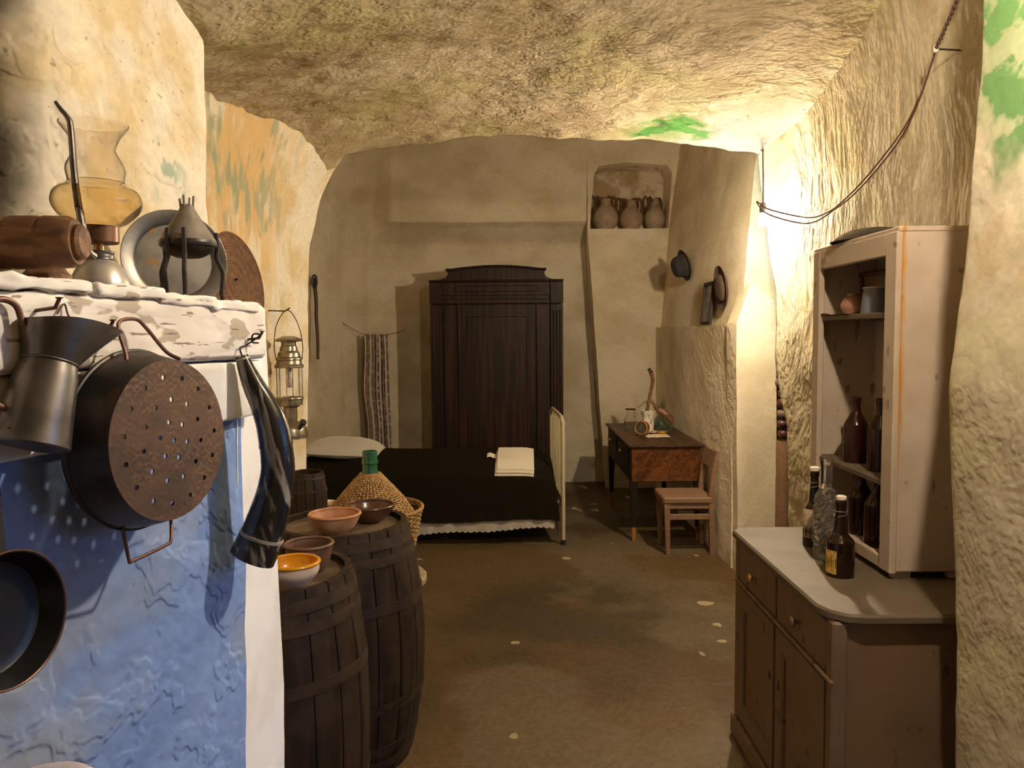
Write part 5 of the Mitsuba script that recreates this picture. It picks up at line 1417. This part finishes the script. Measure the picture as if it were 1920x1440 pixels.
def swing_bottle(x, y, s, label, slim=1.0, lab=None, lab_z=(0.02, 0.10), lab_a=(150, 250)):
    k = thing('swing_top_bottle', label, 'bottle')
    m = lambda q: move(q, x, y, 0.8515, s=s)
    prof = sw * [slim, 1]
    part(k, 'body', m(lathe(prof, 44)), 'm_amber', 45)
    part(k, 'stopper', m(lathe([(0.001, 0.2475), (0.013, 0.2475), (0.0165, 0.251), (0.0165, 0.260), (0.012, 0.263), (0.001, 0.2635)], 28)), 'm_porcelain', 30, label='white porcelain stopper')
    wr = []
    for sg in (-1, 1):
        wr.append(tube(smooth_profile([(0, sg * 0.0175, 0.256), (0.004, sg * 0.021, 0.245), (0.006, sg * 0.0205, 0.225), (0.002, sg * 0.0205, 0.205), (-0.012, sg * 0.017, 0.200), (-0.022, sg * 0.006, 0.196)], 24), 0.0011, 5))
    wr.append(tube([(0.0205 * math.cos(t), 0.0205 * math.sin(t), 0.213) for t in np.linspace(0, 2 * math.pi, 24)], 0.0011, 5))
    part(k, 'wire_bail', m(move(cat(wr), rz=25)), 'm_wire', True)
    if lab:
        r_ = 0.0438 * slim
        part(k, 'label', m(lathe([(r_, lab_z[0]), (r_, lab_z[1])], 24, (math.radians(lab_a[0]), math.radians(lab_a[1])))), lab, True, label='paper label')
    return k


mat('m_wire', (0.55, 0.52, 0.48), 0.3, 0.9)
swing_bottle(1.068, 2.485, 1.0, 'brown swing-top bottle with a yellow label, nearest of the three on the counter', 1.0, 'm_yellowlabel', (0.012, 0.088), (160, 232))
swing_bottle(1.122, 2.845, 1.12, 'slim brown swing-top bottle with a pale label, furthest of the three on the counter', 0.80, 'm_label', (0.03, 0.125), (150, 290))
cb = thing('clear_bottle', 'clear glass bottle with a bubbly pattern between the two brown bottles', 'bottle')
cpf = np.array([(0.001, 0.0), (0.040, 0.0), (0.0445, 0.006), (0.0445, 0.20), (0.0425, 0.222), (0.030, 0.243), (0.0175, 0.256), (0.0150, 0.275), (0.0150, 0.335), (0.0175, 0.338), (0.0175, 0.352)])
oz = resample(cpf, 0.004)
ob = lathe(oz, 90)
v = np.asarray(ob.vertices); rr_ = np.linalg.norm(v[:, :2], axis=1)
zone = np.clip((v[:, 2] - 0.03) / 0.01, 0, 1) * np.clip((0.215 - v[:, 2]) / 0.01, 0, 1)
ang_ = np.arctan2(v[:, 1], v[:, 0])
q_ = np.stack([np.cos(ang_) * 5.5, np.sin(ang_) * 5.5, v[:, 2] * 115], 1)
bump_ = (meshkit.noise(q_ * 1.0, 4) - 0.5) * 0.0095 * zone
v = np.concatenate([v[:, :2] * ((rr_ + bump_) / np.maximum(rr_, 1e-6))[:, None], v[:, 2:]], 1)
inn_ = lathe(np.array([(0.015, 0.352), (0.0125, 0.335), (0.0125, 0.275), (0.0275, 0.242), (0.0395, 0.22), (0.0405, 0.20), (0.0405, 0.012), (0.001, 0.010)]), 90)
lipm = lathe([(0.0175, 0.352), (0.0165, 0.354), (0.015, 0.352)], 90)
part(cb, 'body', move(cat([mesh(v, ob.faces), inn_, lipm]), 1.100, 2.672, 0.8515), 'm_pressedglass', True)

# cable from the pier to the bulb
c0 = np.array([(1.250, 2.10, 2.69), (1.300, 2.308, 2.602), (1.375, 2.555, 2.552)])
c1 = np.array([(1.375, 2.555, 2.552), (1.425, 2.75, 2.45), (1.44, 2.917, 2.357), (1.45, 3.238, 2.250), (1.455, 3.52, 2.195), (1.45, 3.75, 2.18), (1.43, 3.95, 2.215), (1.36, 4.15, 2.285), (1.325, 4.215, 2.345)])
cc = thing('electric_cable', 'old twisted brown electric cable sagging along the right wall to the bulb', 'cable')
p0 = smooth_profile(c0, 60)
tw_ = np.linspace(0, 60, len(p0))
off = np.stack([0.0035 * np.cos(tw_), 0 * tw_, 0.0035 * np.sin(tw_)], 1)
part(cc, 'strand', tube(p0 + off, 0.0035, 6), 'm_cable', True)
part(cc, 'strand', tube(p0 - off, 0.0035, 6), 'm_cable', True)
p1 = smooth_profile(c1, 100); t_ = np.linspace(0, 1, len(p1))
sep = 0.012 * np.abs(np.sin(t_ * math.pi * 2.0)) ** 0.8 + 0.002
for sg in (-1, 1):
    part(cc, 'strand', tube(p1 + np.stack([0 * t_, sg * sep * 0.6, -sg * sep], 1), 0.0032, 6), 'm_cable', True)
part(cc, 'insulator', move(lathe([(0.001, -0.012), (0.007, -0.010), (0.009, 0.0), (0.007, 0.010), (0.001, 0.012)], 16), 1.375, 2.555, 2.552), 'm_porcelain', label='small white insulator')
part(cc, 'insulator_nail', tube([(1.375, 2.555, 2.552), (1.52, 2.60, 2.56)], 0.003, 6), 'm_iron')

# what shows in the gap of the passage: a string of dark bundles above a post
ps = thing('hanging_bundle', 'dark reddish bundle hanging in the narrow gap behind the right wall', 'bundle')
rng = np.random.default_rng(7)
for i in range(9):
    z_ = 1.52 - i * 0.068
    b = trimesh.creation.icosphere(2, 0.038); b.vertices *= [1, 0.9, 0.85]
    part(ps, 'piece', rough(move(b, 1.765 + rng.uniform(-.010, .010), 5.02 + rng.uniform(-.02, .02), z_), 0.008, 0.04, i), 'm_garnet' if i % 3 else 'm_stickdark2', True)
part(ps, 'cord', tube([(1.765, 5.02, 1.0), (1.765, 5.02, 2.92)], 0.004, 6), 'm_cable')
single('wooden_post', rough(tube(np.stack([np.full(14, 1.790), np.full(14, 5.06), np.linspace(0, 0.93, 14)], 1), 0.05, 14), 0.004, 0.1, 3), 'm_chair', 'short brown post in the narrow gap behind the right wall', 'post', 40)
